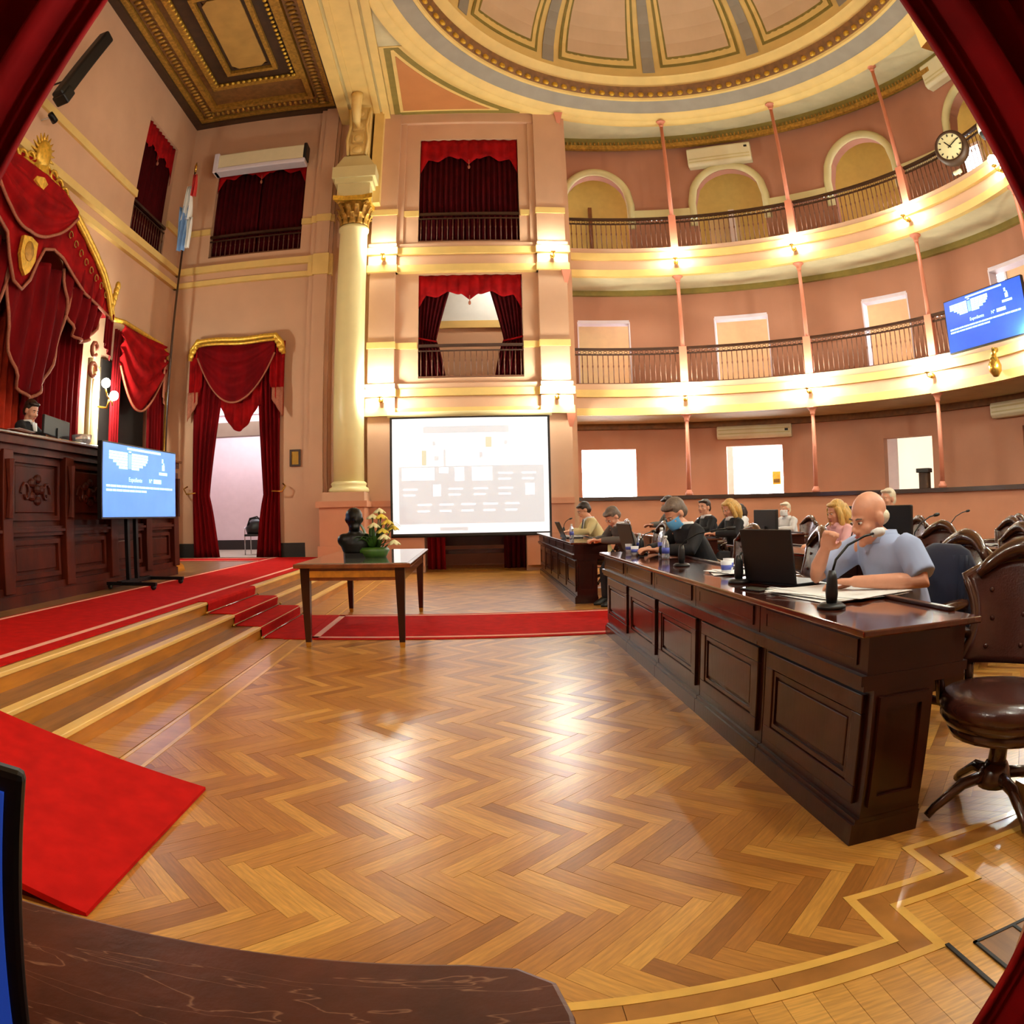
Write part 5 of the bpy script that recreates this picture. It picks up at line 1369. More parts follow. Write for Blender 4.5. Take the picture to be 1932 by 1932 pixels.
for k in range(16):
    a = rr.uniform(0, 2 * pi); q = rr.uniform(.05, .25); h = rr.uniform(.4, .75)
    B().tube([(0, 0, .3), (q * .5 * cos(a), q * .5 * sin(a), .3 + h * .6), (q * cos(a), q * sin(a), .25 + h)], [.012, .03, .01], 5).build('leaf_stem', 'leaf', vz, True)
    if k % 3 == 0: B().ell((q * cos(a), q * sin(a), .27 + h), (.05, .05, .04), 8, 5).build('blossom', 'petal_w', vz, True)

# ================================================================ TABLE
tb = thing('table', 'plain wooden table with tapered legs standing across the red runner', 'table', (-1.08, 7.4, 0))
B().box(-.56, .52, -1.25, 1.30, .735, .775).build('top', 'table_wood', tb, bevel=.008)
B().box(-.53, .49, -1.22, 1.27, .775, .779).build('top_glass', 'glass_top', tb)
B().frame(-.50, .46, .62, .735, .0, -1.18, -1.15)
B().box(-.50, .46, -1.19, -1.165, .62, .735).build('apron', 'table_wood', tb); B().box(-.50, .46, 1.20, 1.225, .62, .735).build('apron', 'table_wood', tb)
B().box(-.50, -.475, -1.17, 1.21, .62, .735).build('apron', 'table_wood', tb); B().box(.435, .46, -1.17, 1.21, .62, .735).build('apron', 'table_wood', tb)
B().box(-.44, .38, -1.20, -1.185, .65, .71).build('apron_panel', 'step', tb)
for x in (-.46, .42):
    for y in (-1.16, 1.18):
        lg_ = B().frustum((x, y, .05), .026, .026, .045, .045, .69).build('leg', 'dark_wood', tb)
        B().frustum((x, y, 0), .022, .022, .026, .026, .05).build('ferrule', 'brass', lg_)
bu = thing('bust', 'small black bronze bust on the table by the flowers', 'bust', (-1.20, 7.0, .779), radians(15))
B().box(-.11, .11, -.10, .10, 0, .05).build('base', 'bronze', bu)
b = B(); b.loft([((0, 0, .05), .12, .09), ((0, 0, .14), .15, .10), ((0, 0, .22), .11, .09), ((0, 0, .27), .05, .05)], 14); b.tube([(0, 0, .22), (0, 0, .36)], .06, 10); b.ell((0, 0, .39), (.08, .095, .11)); b.ell((0, -.095, .38), (.016, .03, .03)); b.ell((0, -.04, .31), (.055, .06, .045)); b.ell((.0, .02, .43), (.088, .10, .08)); b.ell((-.085, 0, .385), (.012, .02, .03)); b.ell((.085, 0, .385), (.012, .02, .03)); b.ell((-.10, 0, .18), (.08, .08, .07)); b.ell((.10, 0, .18), (.08, .08, .07))
remesh(b, 'figure', .012, 'bronze', bu, 3)
fw = thing('flower_arrangement', 'low arrangement of yellow and cream flowers with leaves on the table', 'flowers', (-1.02, 7.05, .779))
rr = random.Random(11); fw.scale = (1.35, 1.35, 1.45)
B().lathe([(0, 0), (.10, 0), (.13, .05), (.11, .07), (0, .07)], 14).build('tray', 'leaf', fw, True)
for k in range(26):
    a = rr.uniform(0, 2 * pi); q = rr.uniform(.06, .20); h = rr.uniform(.06, .20)
    T = Matrix.Rotation(a, 4, 'Z')
    B().sheet(lambda u, v: (.02 + q * v, (u - .5) * .05 * sin(pi * min(1, v + .15)), .05 + h * sin(v * 2.2)), 2, 5, (0, 0, .002), M=T).build('leaf', 'leaf', fw, True)
for k, (x, y, z, m) in enumerate(((.02, -.06, .24, 'petal_w'), (.07, 0, .30, 'petal'), (.12, -.03, .26, 'petal'), (.05, .05, .34, 'petal_w'), (.10, -.10, .16, 'petal_w'), (.15, .05, .22, 'petal'), (.08, -.02, .20, 'petal'), (.0, .02, .30, 'petal_w'), (.17, -.06, .12, 'petal_w'))):
    for j in range(6):
        T = Matrix.Translation((x, y, z)) @ Matrix.Rotation(j * pi / 3, 4, 'Z') @ Matrix.Rotation(.6, 4, 'Y')
        B().ell((.028, 0, 0), (.035, .018, .008), 8, 4, M=T).build('petal', m, fw, True)
    B().tube([(x * .4, y * .4, .05), (x, y, z)], .005, 5).build('stem', 'leaf', fw, True)

# ================================================================ DESKS
def make_unit(L=.942):
    t = thing('desk_unit', '', 'desk')
    # local: front faces -x at x=0; length along +y from 0..L
    B().box(.03, .30, .004, L - .004, .0, .63).build('body', 'dark_wood', t)
    B().box(.0, .31, .002, L - .002, 0, .085).box(.012, .305, .003, L - .003, .085, .105).build('plinth', 'dark_wood', t)
    B().box(-.005, .44, .004, L - .004, .64, .775).build('upper_box', 'dark_wood', t)
    B().box(-.03, .46, .0, L, .605, .64).box(-.018, .45, .002, L - .002, .585, .605).build('moulding', 'dark_wood', t)
    Mf = Matrix(((0, 1, 0, 0), (1, 0, 0, 0), (0, 0, 1, 0), (0, 0, 0, 1)))
    dr_ = B().frame(.05, L - .05, .15, .56, .07, .012, .035, M=Mf).build('door', 'dark_wood', t, bevel=.004)
    B().frame(.125, L - .125, .225, .485, .02, .018, .035, M=Mf).build('door_moulding', 'dark_wood', dr_)
    B().box(.022, .032, .16, L - .16, .26, .45).build('door_panel', 'dark_wood', dr_, bevel=.006)
    dw_ = B().box(-.010, .0, .09, L - .09, .68, .74).build('drawer', 'dark_wood', t)
    B().frame(.07, L - .07, .665, .755, .018, -.012, .0, M=Mf).build('drawer_moulding', 'dark_wood', dw_)
    return t
def worktop(loc, length, label, x0=-.05, x1=.50):
    t = thing('long_counter', label, 'counter', loc)
    B().box(x0, x1, -.03, length + .03, .775, .800).build('board', 'dark_wood_h', t, bevel=.006)
    B().box(x1 - .035, x1, .14, length - .02, .800, .815).build('back_lip', 'dark_wood', t, bevel=.004)
    return t
unit0 = make_unit(); first = [True]
def place_unit(x, y, label, group, rz=0):
    if first[0]:
        first[0] = False; unit0.location = (x, y, 0); unit0.rotation_euler = (0, 0, rz); tag(unit0, label, 'desk', group); return unit0
    return dup(unit0, (x, y, 0), rz, label, group)
N5 = ['nearest to the camera', 'second from the near end', 'third from the near end', 'fourth from the near end', 'at the far end by the red runner']
for i in range(5): place_unit(1.275, 1.94 + i * .943, 'panelled mahogany desk unit of the front row, ' + N5[i], 'front row desk units')
worktop((1.275, 1.94, 0), 4.715, 'long polished mahogany top of the near front desk row')
# end panel details on the near end
ep = B().box(.05, .27, -.012, .004, .15, .19).box(.05, .27, -.012, .004, .52, .56).box(.05, .08, -.012, .004, .19, .52).box(.24, .27, -.012, .004, .19, .52)
ep.build('end_moulding', 'dark_wood', unit0)
N2 = ['nearest to the red runner', 'second from the red runner', 'third from the red runner', 'fourth from the red runner', 'farthest from the camera']
for i in range(5): place_unit(1.31, 8.92 + i * .943, 'panelled mahogany desk unit beyond the runner, ' + N2[i], 'far front row desk units')
worktop((1.31, 8.92, 0), 4.715, 'long polished mahogany top of the far front desk row')
for i in range(4): place_unit(2.85, 3.55 + i * .943, 'dark desk unit of the second row behind the seated man, %s from the near end' % ORD[i], 'second row desk units')
worktop((2.85, 3.55, 0), 3.77, 'polished top of the second desk row behind the seated man')
for i in range(4): place_unit(2.85, 8.95 + i * .943, 'dark desk unit of the far second row, %s from the runner' % ORD[i], 'far second row desk units')
worktop((2.85, 8.95, 0), 3.77, 'polished top of the far second desk row')
for i in range(4): place_unit(4.55, 4.3 + i * .943, 'dark desk unit of the third row, %s from the near end' % ORD[i], 'third row desk units')
worktop((4.55, 4.3, 0), 3.77, 'polished top of the third desk row')
for i in range(4): place_unit(4.55, 9.6 + i * .943, 'dark desk unit of the far third row, %s from the runner' % ORD[i], 'far third row desk units')
worktop((4.55, 9.6, 0), 3.77, 'polished top of the far third desk row')

# ================================================================ CHAIRS
def make_chair():
    t = thing('armchair', '', 'chair')
    # sitter faces +y
    B().lathe([(0, .36), (.20, .36), (.26, .38), (.28, .41), (.27, .43)], 22, M=Matrix.Scale(1.02, 4, (0, 1, 0))).build('seat_rim', 'chair_wood', t, True)
    B().loft([((0, .01, .42), .27, .28), ((0, .01, .455), .285, .29), ((0, .01, .485), .27, .275), ((0, .01, .50), .20, .20), ((0, .01, .503), .08, .08)], 24).build('seat', 'leather', t, True)
    B().lathe([(0, .31), (.17, .31), (.23, .33), (.25, .37), (0, .38)], 22).build('seat_apron', 'chair_wood', t, True)
    def back(u, v):
        a = (u - .5) * 2
        w = .27 - .07 * sin(pi * v * .9) + .035 * v
        x = a * w
        y = -.24 - .10 * v - .06 * (1 - a * a) + .10
        z = .54 + .40 * v - .05 * a * a * v + .025 * (1 - a * a) * v
        return (x, y - .06, z)
    bk = B().sheet(back, 18, 14, (0, -.045, 0)).build('backrest', 'leather', t, True)
    ed = [back(0, i / 12) for i in range(13)] + [back(i / 12, 1) for i in range(1, 13)] + [back(1, 1 - i / 12) for i in range(1, 13)]
    B().tube([(x * 1.03, y - .02, z) for x, y, z in ed], .024, 8).build('back_frame', 'chair_wood', t, True)
    B().tube([(x * .8, y - .0, z + .02 + .03 * (1 - (x / .25) ** 2)) for x, y, z in [back(i / 10, 1) for i in range(11)]], [.02, .03, .035, .04, .045, .05, .045, .04, .035, .03, .02], 8).build('crest_rail', 'chair_wood', t, True)
    for s_ in (-1, 1):
        B().tube([(s_ * .25, -.24, .66), (s_ * .30, -.12, .70), (s_ * .33, .06, .69), (s_ * .31, .16, .67), (s_ * .32, .20, .63)], [.022, .026, .032, .032, .02], 8).build('armrest', 'chair_wood', t, True)
        B().tube([(s_ * .31, .14, .67), (s_ * .28, .10, .56), (s_ * .27, .06, .44)], .022, 8).build('arm_support', 'chair_wood', t, True)
        B().tube([(s_ * .22, -.22, .42), (s_ * .24, -.26, .58)], .022, 8).build('back_post', 'chair_wood', t, True)
    for k in range(9):
        p = back((k % 3 + .5) / 3, (k // 3 + .6) / 3.4); B().ell((p[0], p[1] + .004, p[2]), (.012, .008, .012), 8, 5).build('button', 'leather', bk, True)
    B().tube([(0, 0, .14), (0, 0, .37)], [.045, .035], 12).build('column', 'chair_wood', t, True)
    B().lathe([(0, .10), (.07, .10), (.08, .14), (.05, .20), (0, .20)], 14).build('hub', 'chair_wood', t, True)
    for k in range(4):
        T = Matrix.Rotation(pi / 4 + k * pi / 2, 4, 'Z')
        B().tube([(0, .03, .15), (0, .16, .13), (0, .28, .05), (0, .31, .018)], [.028, .026, .020, .018], 8, M=T).build('leg', 'chair_wood', t, True)
    return t
chair0 = make_chair(); firstc = [True]
def place_chair(x, y, rz, label, group='wooden leather armchairs in the chamber'):
    if firstc[0]:
        firstc[0] = False; chair0.location = (x, y, 0); chair0.rotation_euler = (0, 0, rz); tag(chair0, label, 'chair', group); return chair0
    return dup(chair0, (x, y, 0), rz, label, group)
place_chair(1.97, 1.93, radians(125), 'large brown leather armchair in the near right corner beside the desk end')
place_chair(2.36, 3.08, radians(92), 'armchair occupied by the bald man in the blue shirt')
place_chair(2.25, 4.8, radians(75), 'empty armchair with a pale shiny back left of the bald man')
place_chair(2.20, 5.95, radians(95), 'armchair of the man in the dark suit and blue mask')
place_chair(2.15, 8.8, radians(95), 'armchair of the grey haired person in the grey jacket')
place_chair(2.2, 11.3, radians(95), 'armchair of the person in the beige suit')
lab = ['armchair at the second desk row, nearest the camera', 'armchair at the second desk row, second from the camera', 'armchair of the blond woman in the pale pink top', 'armchair at the second desk row, beside the runner']
for i, y in enumerate((4.05, 5.0, 6.15, 7.05)): place_chair(3.78, y, radians(90 + (-12, 10, 0, 8)[i]), lab[i])
lab = ['armchair of the blond woman in the dark jacket', 'armchair of the dark haired person behind the blond woman', 'armchair of the farthest person in the second row']
for i, y in enumerate((9.15, 10.35, 12.0)): place_chair(3.72, y, radians(90), lab[i])
lab = ['armchair at the third desk row, nearest the camera', 'armchair at the third desk row, second from the camera', 'armchair of the white haired person in the third row', 'armchair of the masked man in the far third row']
for i, y in enumerate((4.8, 5.8, 7.65, 10.9)): place_chair(5.45, y, radians(90 + (8, -8, 0, 5)[i]), lab[i])
place_chair(6.6, 5.6, radians(100), 'armchair alone against the parapet at the right edge')
place_chair(6.7, 6.9, radians(80), 'armchair alone against the parapet behind the third row')
jk = thing('jacket', 'dark navy jacket hung over the chair back behind the bald man', 'jacket', (2.48, 2.98, .28))
b = B(); b.loft([((0, 0, .12), .06, .27), ((.0, 0, .40), .085, .26), ((-.01, 0, .60), .085, .24), ((-.02, 0, .68), .06, .20), ((-.02, 0, .71), .03, .12)], 20)
b.build('jacket_body', 'navy', jk, True)
B().sheet(lambda u, v: (-.065 + .012 * sin(u * 12), -.22 + .10 * u, .66 - v * .5), 8, 8, (.02, 0, 0)).build('sleeve', 'navy', jk, True)

# waiting room chair in the lobby doorway, with a bag
lc = thing('lobby_chair', 'black metal framed chair in the lobby behind the dais doorway', 'chair', (-5.02, 15.6, .365))
B().box(-.24, .24, -.24, .24, .42, .47).build('seat', 'black', lc, bevel=.01)
B().box(-.24, .24, .20, .25, .55, .85).build('backrest', 'black', lc, bevel=.02)
for x in (-.23, .23):
    B().tube([(x, -.22, 0), (x, -.22, .62), (x, .2, .62)], .013, 8).build('side_frame', 'chrome', lc, True)
    B().tube([(x, .22, 0), (x, .23, .85)], .013, 8).build('leg', 'chrome', lc, True)
bg = thing('bag', 'black shoulder bag heaped on the lobby chair', 'bag', (-5.02, 15.55, .835))
b = B(); b.loft([((0, 0, 0), .22, .16), ((0, 0, .12), .26, .18), ((.02, 0, .26), .22, .15), ((.03, 0, .34), .12, .10)], 18); b.build('bag_body', 'black', bg, True)
B().tube([(-.18, -.1, .2), (-.1, -.15, .36), (.08, -.15, .40), (.2, -.1, .25)], .018, 6).build('strap', 'black', bg, True)

# ================================================================ DESK CLUTTER
def mic(loc, tip, label, head='black', hr=.014):
    t = thing('microphone', label, 'microphone', loc, 0, 'gooseneck desk microphones')
    tx, ty, tz = (tip[i] - loc[i] for i in range(3))
    B().lathe([(0, 0), (.06, 0), (.06, .012), (.045, .022), (0, .024)], 18).build('base', 'black', t, True)
    B().lathe([(0, .02), (.022, .02), (.026, .06), (.022, .12), (.014, .15), (0, .15)], 12).build('stem', 'black', t, True)
    B().tube([(0, 0, .14), (tx * .08, ty * .08, .14 + (tz - .14) * .35), (tx * .35, ty * .35, .14 + (tz - .14) * .72), (tx * .75, ty * .75, tz * .97), (tx, ty, tz)], .0055, 6).build('gooseneck', 'black_metal', t, True)
    d_ = Vector((tx * .25, ty * .25, tz * .03)).normalized()
    p = Vector((tx, ty, tz))
    B().tube([tuple(p - d_ * .01), tuple(p + d_ * .03), tuple(p + d_ * .055)], [hr * .8, hr, hr * .8], 10).build('capsule', head, t, True)
mic((1.385, 2.42, .80), (1.645, 2.495, 1.085), 'gooseneck microphone with pale windscreen at the bald man\'s mouth', 'white', .021)
mic((1.41, 3.50, .80), (1.66, 3.62, 1.0), 'gooseneck microphone beside the black laptop on the near desk')
mic((1.46, 4.72, .80), (1.78, 4.62, 1.06), 'gooseneck microphone right of the masked man on the near desk')
mic((1.52, 6.15, .80), (1.68, 6.35, 1.0), 'gooseneck microphone at the far end of the near desk row')
mic((1.50, 11.4, .80), (1.62, 11.5, 1.08), 'gooseneck microphone before the person in the beige suit')
mic((3.05, 4.1, .80), (3.35, 4.2, 1.12), 'gooseneck microphone on the second desk row, nearest the camera')
mic((3.05, 5.0, .80), (3.35, 5.1, 1.12), 'gooseneck microphone on the second desk row near the monitor')
mic((4.75, 4.6, .80), (5.1, 4.7, 1.12), 'gooseneck microphone on the third desk row, nearest the camera')
mic((4.75, 5.7, .80), (5.1, 5.8, 1.12), 'gooseneck microphone in the middle of the third desk row')
def laptop(loc, rz, label, w=.36, h=.26, tilt=15):
    t = thing('laptop', label, 'laptop', loc, rz)
    # user sits at +x local; lid at -x, its back seen from -x
    B().box(-.10, .16, -w / 2, w / 2, 0, .018).build('keyboard_deck', 'black', t, bevel=.004)
    T = Matrix.Translation((-.10, 0, .015)) @ Matrix.Rotation(-radians(tilt), 4, 'Y')
    ld = B().box(-.012, .0, -w / 2, w / 2, 0, h, M=T).build('lid', 'black', t, bevel=.004)
    B().box(.0, .002, -w / 2 + .012, w / 2 - .012, .012, h - .012, M=T).build('display', 'charcoal', ld)
laptop((1.62, 3.36, .80), radians(22), 'open black laptop on the near desk left of the bald man', .37, .28, 10)
laptop((1.62, 6.62, .80), radians(4), 'open black laptop at the far end of the near desk row', .46, .27, 14)
laptop((1.50, 10.6, .80), radians(4), 'open dark laptop tilted on the far desk row', .34, .26, 24)
papers((1.60, 2.80, .802), .25, 'spread of white papers in front of the bald man', .42, .52, 5)
papers((1.45, 3.0, .802), .1, 'crumpled pale wrapper beside the microphone on the near desk', .12, .22, 3)
papers((1.56, 4.05, .802), .0, 'papers in the middle of the near desk row', .22, .3, 3)
papers((1.60, 11.1, .802), .1, 'papers in front of the person in the beige suit', .3, .4, 3)
papers((3.1, 4.5, .802), .1, 'papers on the second desk row behind the bald man', .25, .3, 3)
papers((4.8, 5.2, .802), .2, 'papers on the third desk row', .25, .3, 3)
def bottle(loc, label, h=.22):
    t = thing('bottle', label, 'bottle', loc, 0, 'plastic water bottles on the desks')
    B().lathe([(0, 0), (.030, 0), (.032, .02), (.031, h * .62), (.027, h * .72), (.013, h * .86), (.012, h * .92), (0, h * .92)], 14).build('body', 'water', t, True)
    B().lathe([(.0325, h * .25), (.0328, h * .25), (.0328, h * .5), (.0325, h * .5)], 14).build('label_band', 'blue_label', t, True)
    B().lathe([(0, h * .90), (.015, h * .90), (.015, h), (0, h)], 12).build('cap', 'white', t, True)
bottle((1.60, 5.75, .80), 'water bottle with blue label before the masked man, tallest of the pair', .25)
bottle((1.55, 5.45, .80), 'short clear bottle beside the masked man', .19)
bottle((1.46, 10.2, .80), 'small clear bottle on the far desk row')
bottle((1.60, 7.05 - .5, .80), 'clear bottle beside the far laptop of the near row', .18)
def cup(loc, label, m='cup'):
    t = thing('cup', label, 'cup', loc, 0, 'cups on the near desk')
    B().lathe([(0, 0), (.028, 0), (.036, .085), (.033, .085), (.026, .006), (0, .006)], 16).build('wall', m, t, True)
    B().lathe([(.0305, .03), (.0312, .03), (.0345, .06), (.0338, .06)], 16).build('printed_band', 'blue_label', t, True)
cup((1.52, 3.98, .80), 'white paper cup with blue print near the middle laptop')
cup((1.60, 4.15, .80), 'plain tall cup beside the blue printed cup', 'cup')
cup((1.42, 6.0, .80), 'white cup at the far end microphone')
cup((1.47, 6.45, .80), 'white cup at the corner of the near desk row')
ph = thing('mobile_phone', 'black phone lying on the near desk below the laptop', 'phone', (1.36, 3.15, .80), .3)
B().box(-.04, .04, -.075, .075, 0, .009).build('case', 'black', ph, bevel=.004)
B().box(-.036, .036, -.07, .07, .009, .010).build('glass', 'glass_top', ph)
monitor((3.15, 4.55, .80), radians(110), 'dark monitor on the second desk row behind the bald man\'s head', .44, .30)
monitor((3.15, 7.0, .80), radians(100), 'dark monitor on the second desk row beside the runner', .44, .28)
monitor((4.85, 7.9, .80), radians(95), 'dark monitor at the far end of the third desk row', .46, .30)

# ================================================================ FOREGROUND
fd = thing('foreground_desk', 'scratched dark brown desk top at the bottom left of the picture', 'desk', (-.5, .285, 0))
pts = [(-.9, -.35), (.54, -.35), (.565, -.30), (.575, .20), (.565, .255), (.53, .285), (.48, .295), (-.9, .315)]
B().prism(pts, .715, .755).build('top', 'scratched', fd, bevel=.006)
B().box(-.85, .50, -.3, .24, .60, .715).build('apron', 'dark_wood', fd)
for x in (-.82, .48):
    for y in (-.29, .22): B().box(x - .03, x + .03, y - .03, y + .03, 0, .6).build('leg', 'dark_wood', fd)
lt = thing('tablet', 'black edged screen standing on the scratched desk at the left edge', 'tablet', (-.473, .283, .757), radians(28))
Tt = Matrix.Translation((.10, 0, 0)) @ Matrix.Rotation(radians(17), 4, 'Y') @ Matrix.Translation((-.10, 0, 0))
B().box(-.24, .10, 0, .018, .0, .285, M=Tt).build('case', 'black', lt, bevel=.006)
B().box(-.23, .085, -.004, .004, .03, .268, M=Tt).build('display', 'screen_tab', lt)
B().box(-.12, .0, .02, .12, 0, .01).build('stand', 'black', lt)
fc = thing('entrance_curtain', 'deep red velvet entrance curtain hanging close at the right edge', 'curtain', (1.1, .72, 0))
def near_drape(s_, xi, xo, y):
    def f(u, v):
        z = .03 + 4.6 * v
        x = xi(z) + (xo - xi(z)) * u
        return (x, y + .035 * sin(u * 34) + .02 * sin(u * 71 + 1) - .10 * u, z)
    return f
TR_ = [(0, .95), (.14, .985), (.29, 1.03), (.9, 1.10), (1.5, 1.02), (1.745, .925), (1.983, .838), (2.115, .792), (3, .56), (4.8, .3)]
TL_ = [(0, -1.05), (.9, -1.10), (1.5, -.96), (1.84, -.83), (2.0, -.77), (2.17, -.714), (3, -.5), (4.8, -.28)]
def table(T):
    def f(z):
        for (a, p), (c, q) in zip(T[:-1], T[1:]):
            if a <= z <= c: return p + (q - p) * (z - a) / (c - a)
        return T[-1][1]
    return f
B().sheet(near_drape(1, table(TR_), 1.45, .76), 60, 60, (0, .012, 0)).build('drape', 'velvet_b', fc, True, off=fc.location)
fc2 = thing('entrance_curtain', 'deep red velvet entrance curtain hanging close at the left edge', 'curtain', (-.95, .72, 0))
B().sheet(near_drape(-1, table(TL_), -1.4, .86), 60, 60, (0, .012, 0)).build('drape', 'velvet_b', fc2, True, off=fc2.location)

# ================================================================ PEOPLE
def frame_to(d, up=Vector((0, 0, 1))):
    d = Vector(d).normalized(); x = d.cross(up)
    if x.length < 1e-4: x = Vector((1, 0, 0))
    x.normalize(); z = x.cross(d).normalized()
    return Matrix(((x.x, d.x, z.x, 0), (x.y, d.y, z.y, 0), (x.z, d.z, z.z, 0), (0, 0, 0, 1)))
def add_hand(b, wrist, d, up, side, curl=.5):
    """palm along d, back of the hand towards up; side +1 right hand (thumb to the left)"""
    T = Matrix.Translation(wrist) @ frame_to(d, Vector(up))
    b.ell((0, .045, 0), (.040, .055, .016), 10, 7, M=T); b.ell((0, .01, 0), (.030, .03, .020), 8, 6, M=T)
    for k, (x, l) in enumerate(((-.030, .068), (-.010, .078), (.011, .072), (.030, .056))):
        c1, c2 = curl * .9, curl * 2.1
        p0 = Vector((x, .085, .0)); p1 = p0 + Vector((x * .12, cos(c1 * .5), -sin(c1 * .5))) * l * .5
        p2 = p1 + Vector((0, cos(c1 + .2), -sin(c1 + .2))) * l * .32; p3 = p2 + Vector((0, cos(c2), -sin(c2))) * l * .26
        b.tube([tuple(Vector((x * .9, .055, 0))), tuple(p0), tuple(p1), tuple(p2), tuple(p3)], [.010, .0098, .009, .0085, .0065], 7, M=T)
    s_ = -side
    b.tube([(s_ * .024, .012, -.004), (s_ * .050, .042, -.014), (s_ * .056, .072, -.022), (s_ * .050, .092, -.026)], [.013, .012, .0105, .008], 7, M=T)

def person(loc, rz, label, top, skin='skin', hair='hair_dark', style='short', lean=.14, yaw=0., pitch=0., sleeves='long', arms=None, sc=1.0, mask=None, hy=0., fine=False, tie=None, hroll=0., headoff=(0, 0, 0)):
    t = thing('person', label, 'person', (loc[0], loc[1], loc[2] if len(loc) > 2 else 0), rz)
    t.scale = (sc, sc, sc)
    L = lean
    sh = [Vector((s_ * .185, L, .985)) for s_ in (-1, 1)]
    arms = arms or [((-.27, L + .10, .835), (-.09, L + .33, .835)), ((.27, L + .10, .835), (.09, L + .33, .835))]
    hc = Vector((0, L + .05 + hy, 1.165)) + Vector(headoff)
    TH = Matrix.Translation(hc) @ Matrix.Rotation(yaw, 4, 'Z') @ Matrix.Rotation(pitch, 4, 'X') @ Matrix.Rotation(hroll, 4, 'Y')
    b = B()
    torso = [((0, -.03, .44), .150, .115), ((0, L * .15, .58), .150, .115), ((0, L * .5, .76), .150, .105), ((0, L * .85, .92), .165, .100), ((0, L, 1.0), .150, .08), ((0, L + .01, 1.05), .06, .06)]
    b.loft(torso, 16)
    b.tube([(0, L, 1.0), tuple(hc + Vector((0, -.03, -.07))), tuple(hc + Vector((0, -.02, -.02)))], [.062, .056, .05], 12)
    # head
    b.ell((0, -.012, .030), (.076, .096, .090), 20, 14, M=TH); b.ell((0, .028, -.030), (.062, .068, .086), 18, 12, M=TH)
    b.ell((0, .034, -.078), (.047, .050, .040), 14, 9, M=TH); b.ell((0, .078, -.100), (.022, .020, .018), 10, 7, M=TH)
    b.tube([(0, .088, .012), (0, .104, -.018), (0, .112, -.034)], [.009, .012, .016], 8, M=TH); b.ell((-.014, .098, -.037), (.010, .011, .008), 8, 6, M=TH); b.ell((.014, .098, -.037), (.010, .011, .008), 8, 6, M=TH)
    b.ell((0, .072, .020), (.050, .022, .011), 12, 6, M=TH); b.ell((0, .086, -.064), (.025, .014, .011), 10, 6, M=TH)
    for s_ in (-1, 1):
        b.ell((s_ * .078, -.008, -.008), (.010, .024, .034), 8, 8, M=TH); b.ell((s_ * .042, .062, -.030), (.024, .022, .022), 10, 7, M=TH)
    for i, (e, h) in enumerate(arms):
        e, h = Vector(e), Vector(h); d = (h - e).normalized(); s_ = -1 if i == 0 else 1
        b.tube([tuple(sh[i] + Vector((-s_ * .03, 0, .0))), tuple(sh[i].lerp(e, .5)), tuple(e), tuple(e.lerp(h, .35)), tuple(h)], [.050, .046, .038, .040, .026], 12)
        up = (0, 0, 1) if len(arms[i]) == 2 else arms[i][1]
        add_hand(b, h - d * .01, d if abs(d.z) < .75 else Vector((-s_ * .5, .5, .6)), (0, -.3, 1) if abs(d.z) < .75 else (s_ * .2, .9, .3), s_, .55 if abs(d.z) < .5 else .9)
    for s_ in (-1, 1):
        b.tube([(s_ * .08, 0, .50), (s_ * .10, .40, .52), (s_ * .105, .42, .46), (s_ * .105, .40, .10)], [.065, .055, .05, .04], 10)
    remesh(b, 'body', .0065 if fine else .008, skin, t, 3)
    # clothes
    b = B()
    b.loft([((0, -.03, .42), .178, .140), ((0, L * .15, .58), .182, .145), ((0, L * .5, .76), .180, .138), ((0, L * .82, .90), .195, .128), ((0, L, .995), .175, .098), ((0, L + .01, 1.045), .085, .075)], 20)
    for i, (e, h) in enumerate(arms):
        e, h = Vector(e), Vector(h); s_ = -1 if i == 0 else 1
        p0 = sh[i] + Vector((-s_ * .05, 0, .012))
        if sleeves == 'long': b.tube([tuple(p0), tuple(sh[i] + Vector((s_ * .01, .0, -.01))), tuple(sh[i].lerp(e, .5)), tuple(e), tuple(e.lerp(h, .4)), tuple(e.lerp(h, .92))], [.062, .068, .064, .056, .052, .040], 14)
        else: b.tube([tuple(p0), tuple(sh[i] + Vector((s_ * .01, 0, -.01))), tuple(sh[i].lerp(e, .45)), tuple(sh[i].lerp(e, .86))], [.062, .070, .072, .074], 14)
    remesh(b, 'top_garment', .010, top, t, 4)
    Tn = Matrix.Translation((0, L + .015, 1.05))
    B().lathe([(.072, -.05), (.096, -.045), (.074, .012), (.067, .012), (.086, -.042), (.072, -.04)], 20, M=Tn).build('collar', top if top in ('shirt_blue', 'pink_cloth') else 'white_cloth', t, True)
    if tie:
        B().sheet(lambda u, v: ((u - .5) * .13 * (1 - .7 * v), L + .095 + .035 * v - .0 , 1.03 - v * .20), 4, 5, (0, .012, 0)).build('shirt_front', 'white_cloth', t, True)
        B().sheet(lambda u, v: ((u - .5) * (.03 + .03 * v), L + .108 + .035 * v, 1.02 - v * .24), 3, 6, (0, .010, 0)).build('tie', tie, t, True)
    b = B()
    for s_ in (-1, 1): b.tube([(s_ * .08, -.02, .50), (s_ * .10, .40, .525), (s_ * .105, .43, .46), (s_ * .105, .41, .09)], [.095, .078, .072, .062], 14)
    b.ell((0, -.02, .49), (.18, .15, .09))
    remesh(b, 'trousers', .014, 'trousers', t, 3)
    for s_ in (-1, 1): B().loft([((s_ * .105, .46, .0), .048, .13), ((s_ * .105, .46, .03), .050, .13), ((s_ * .105, .43, .08), .042, .08), ((s_ * .105, .41, .11), .036, .05)], 14).build('shoe', 'black', t, True)
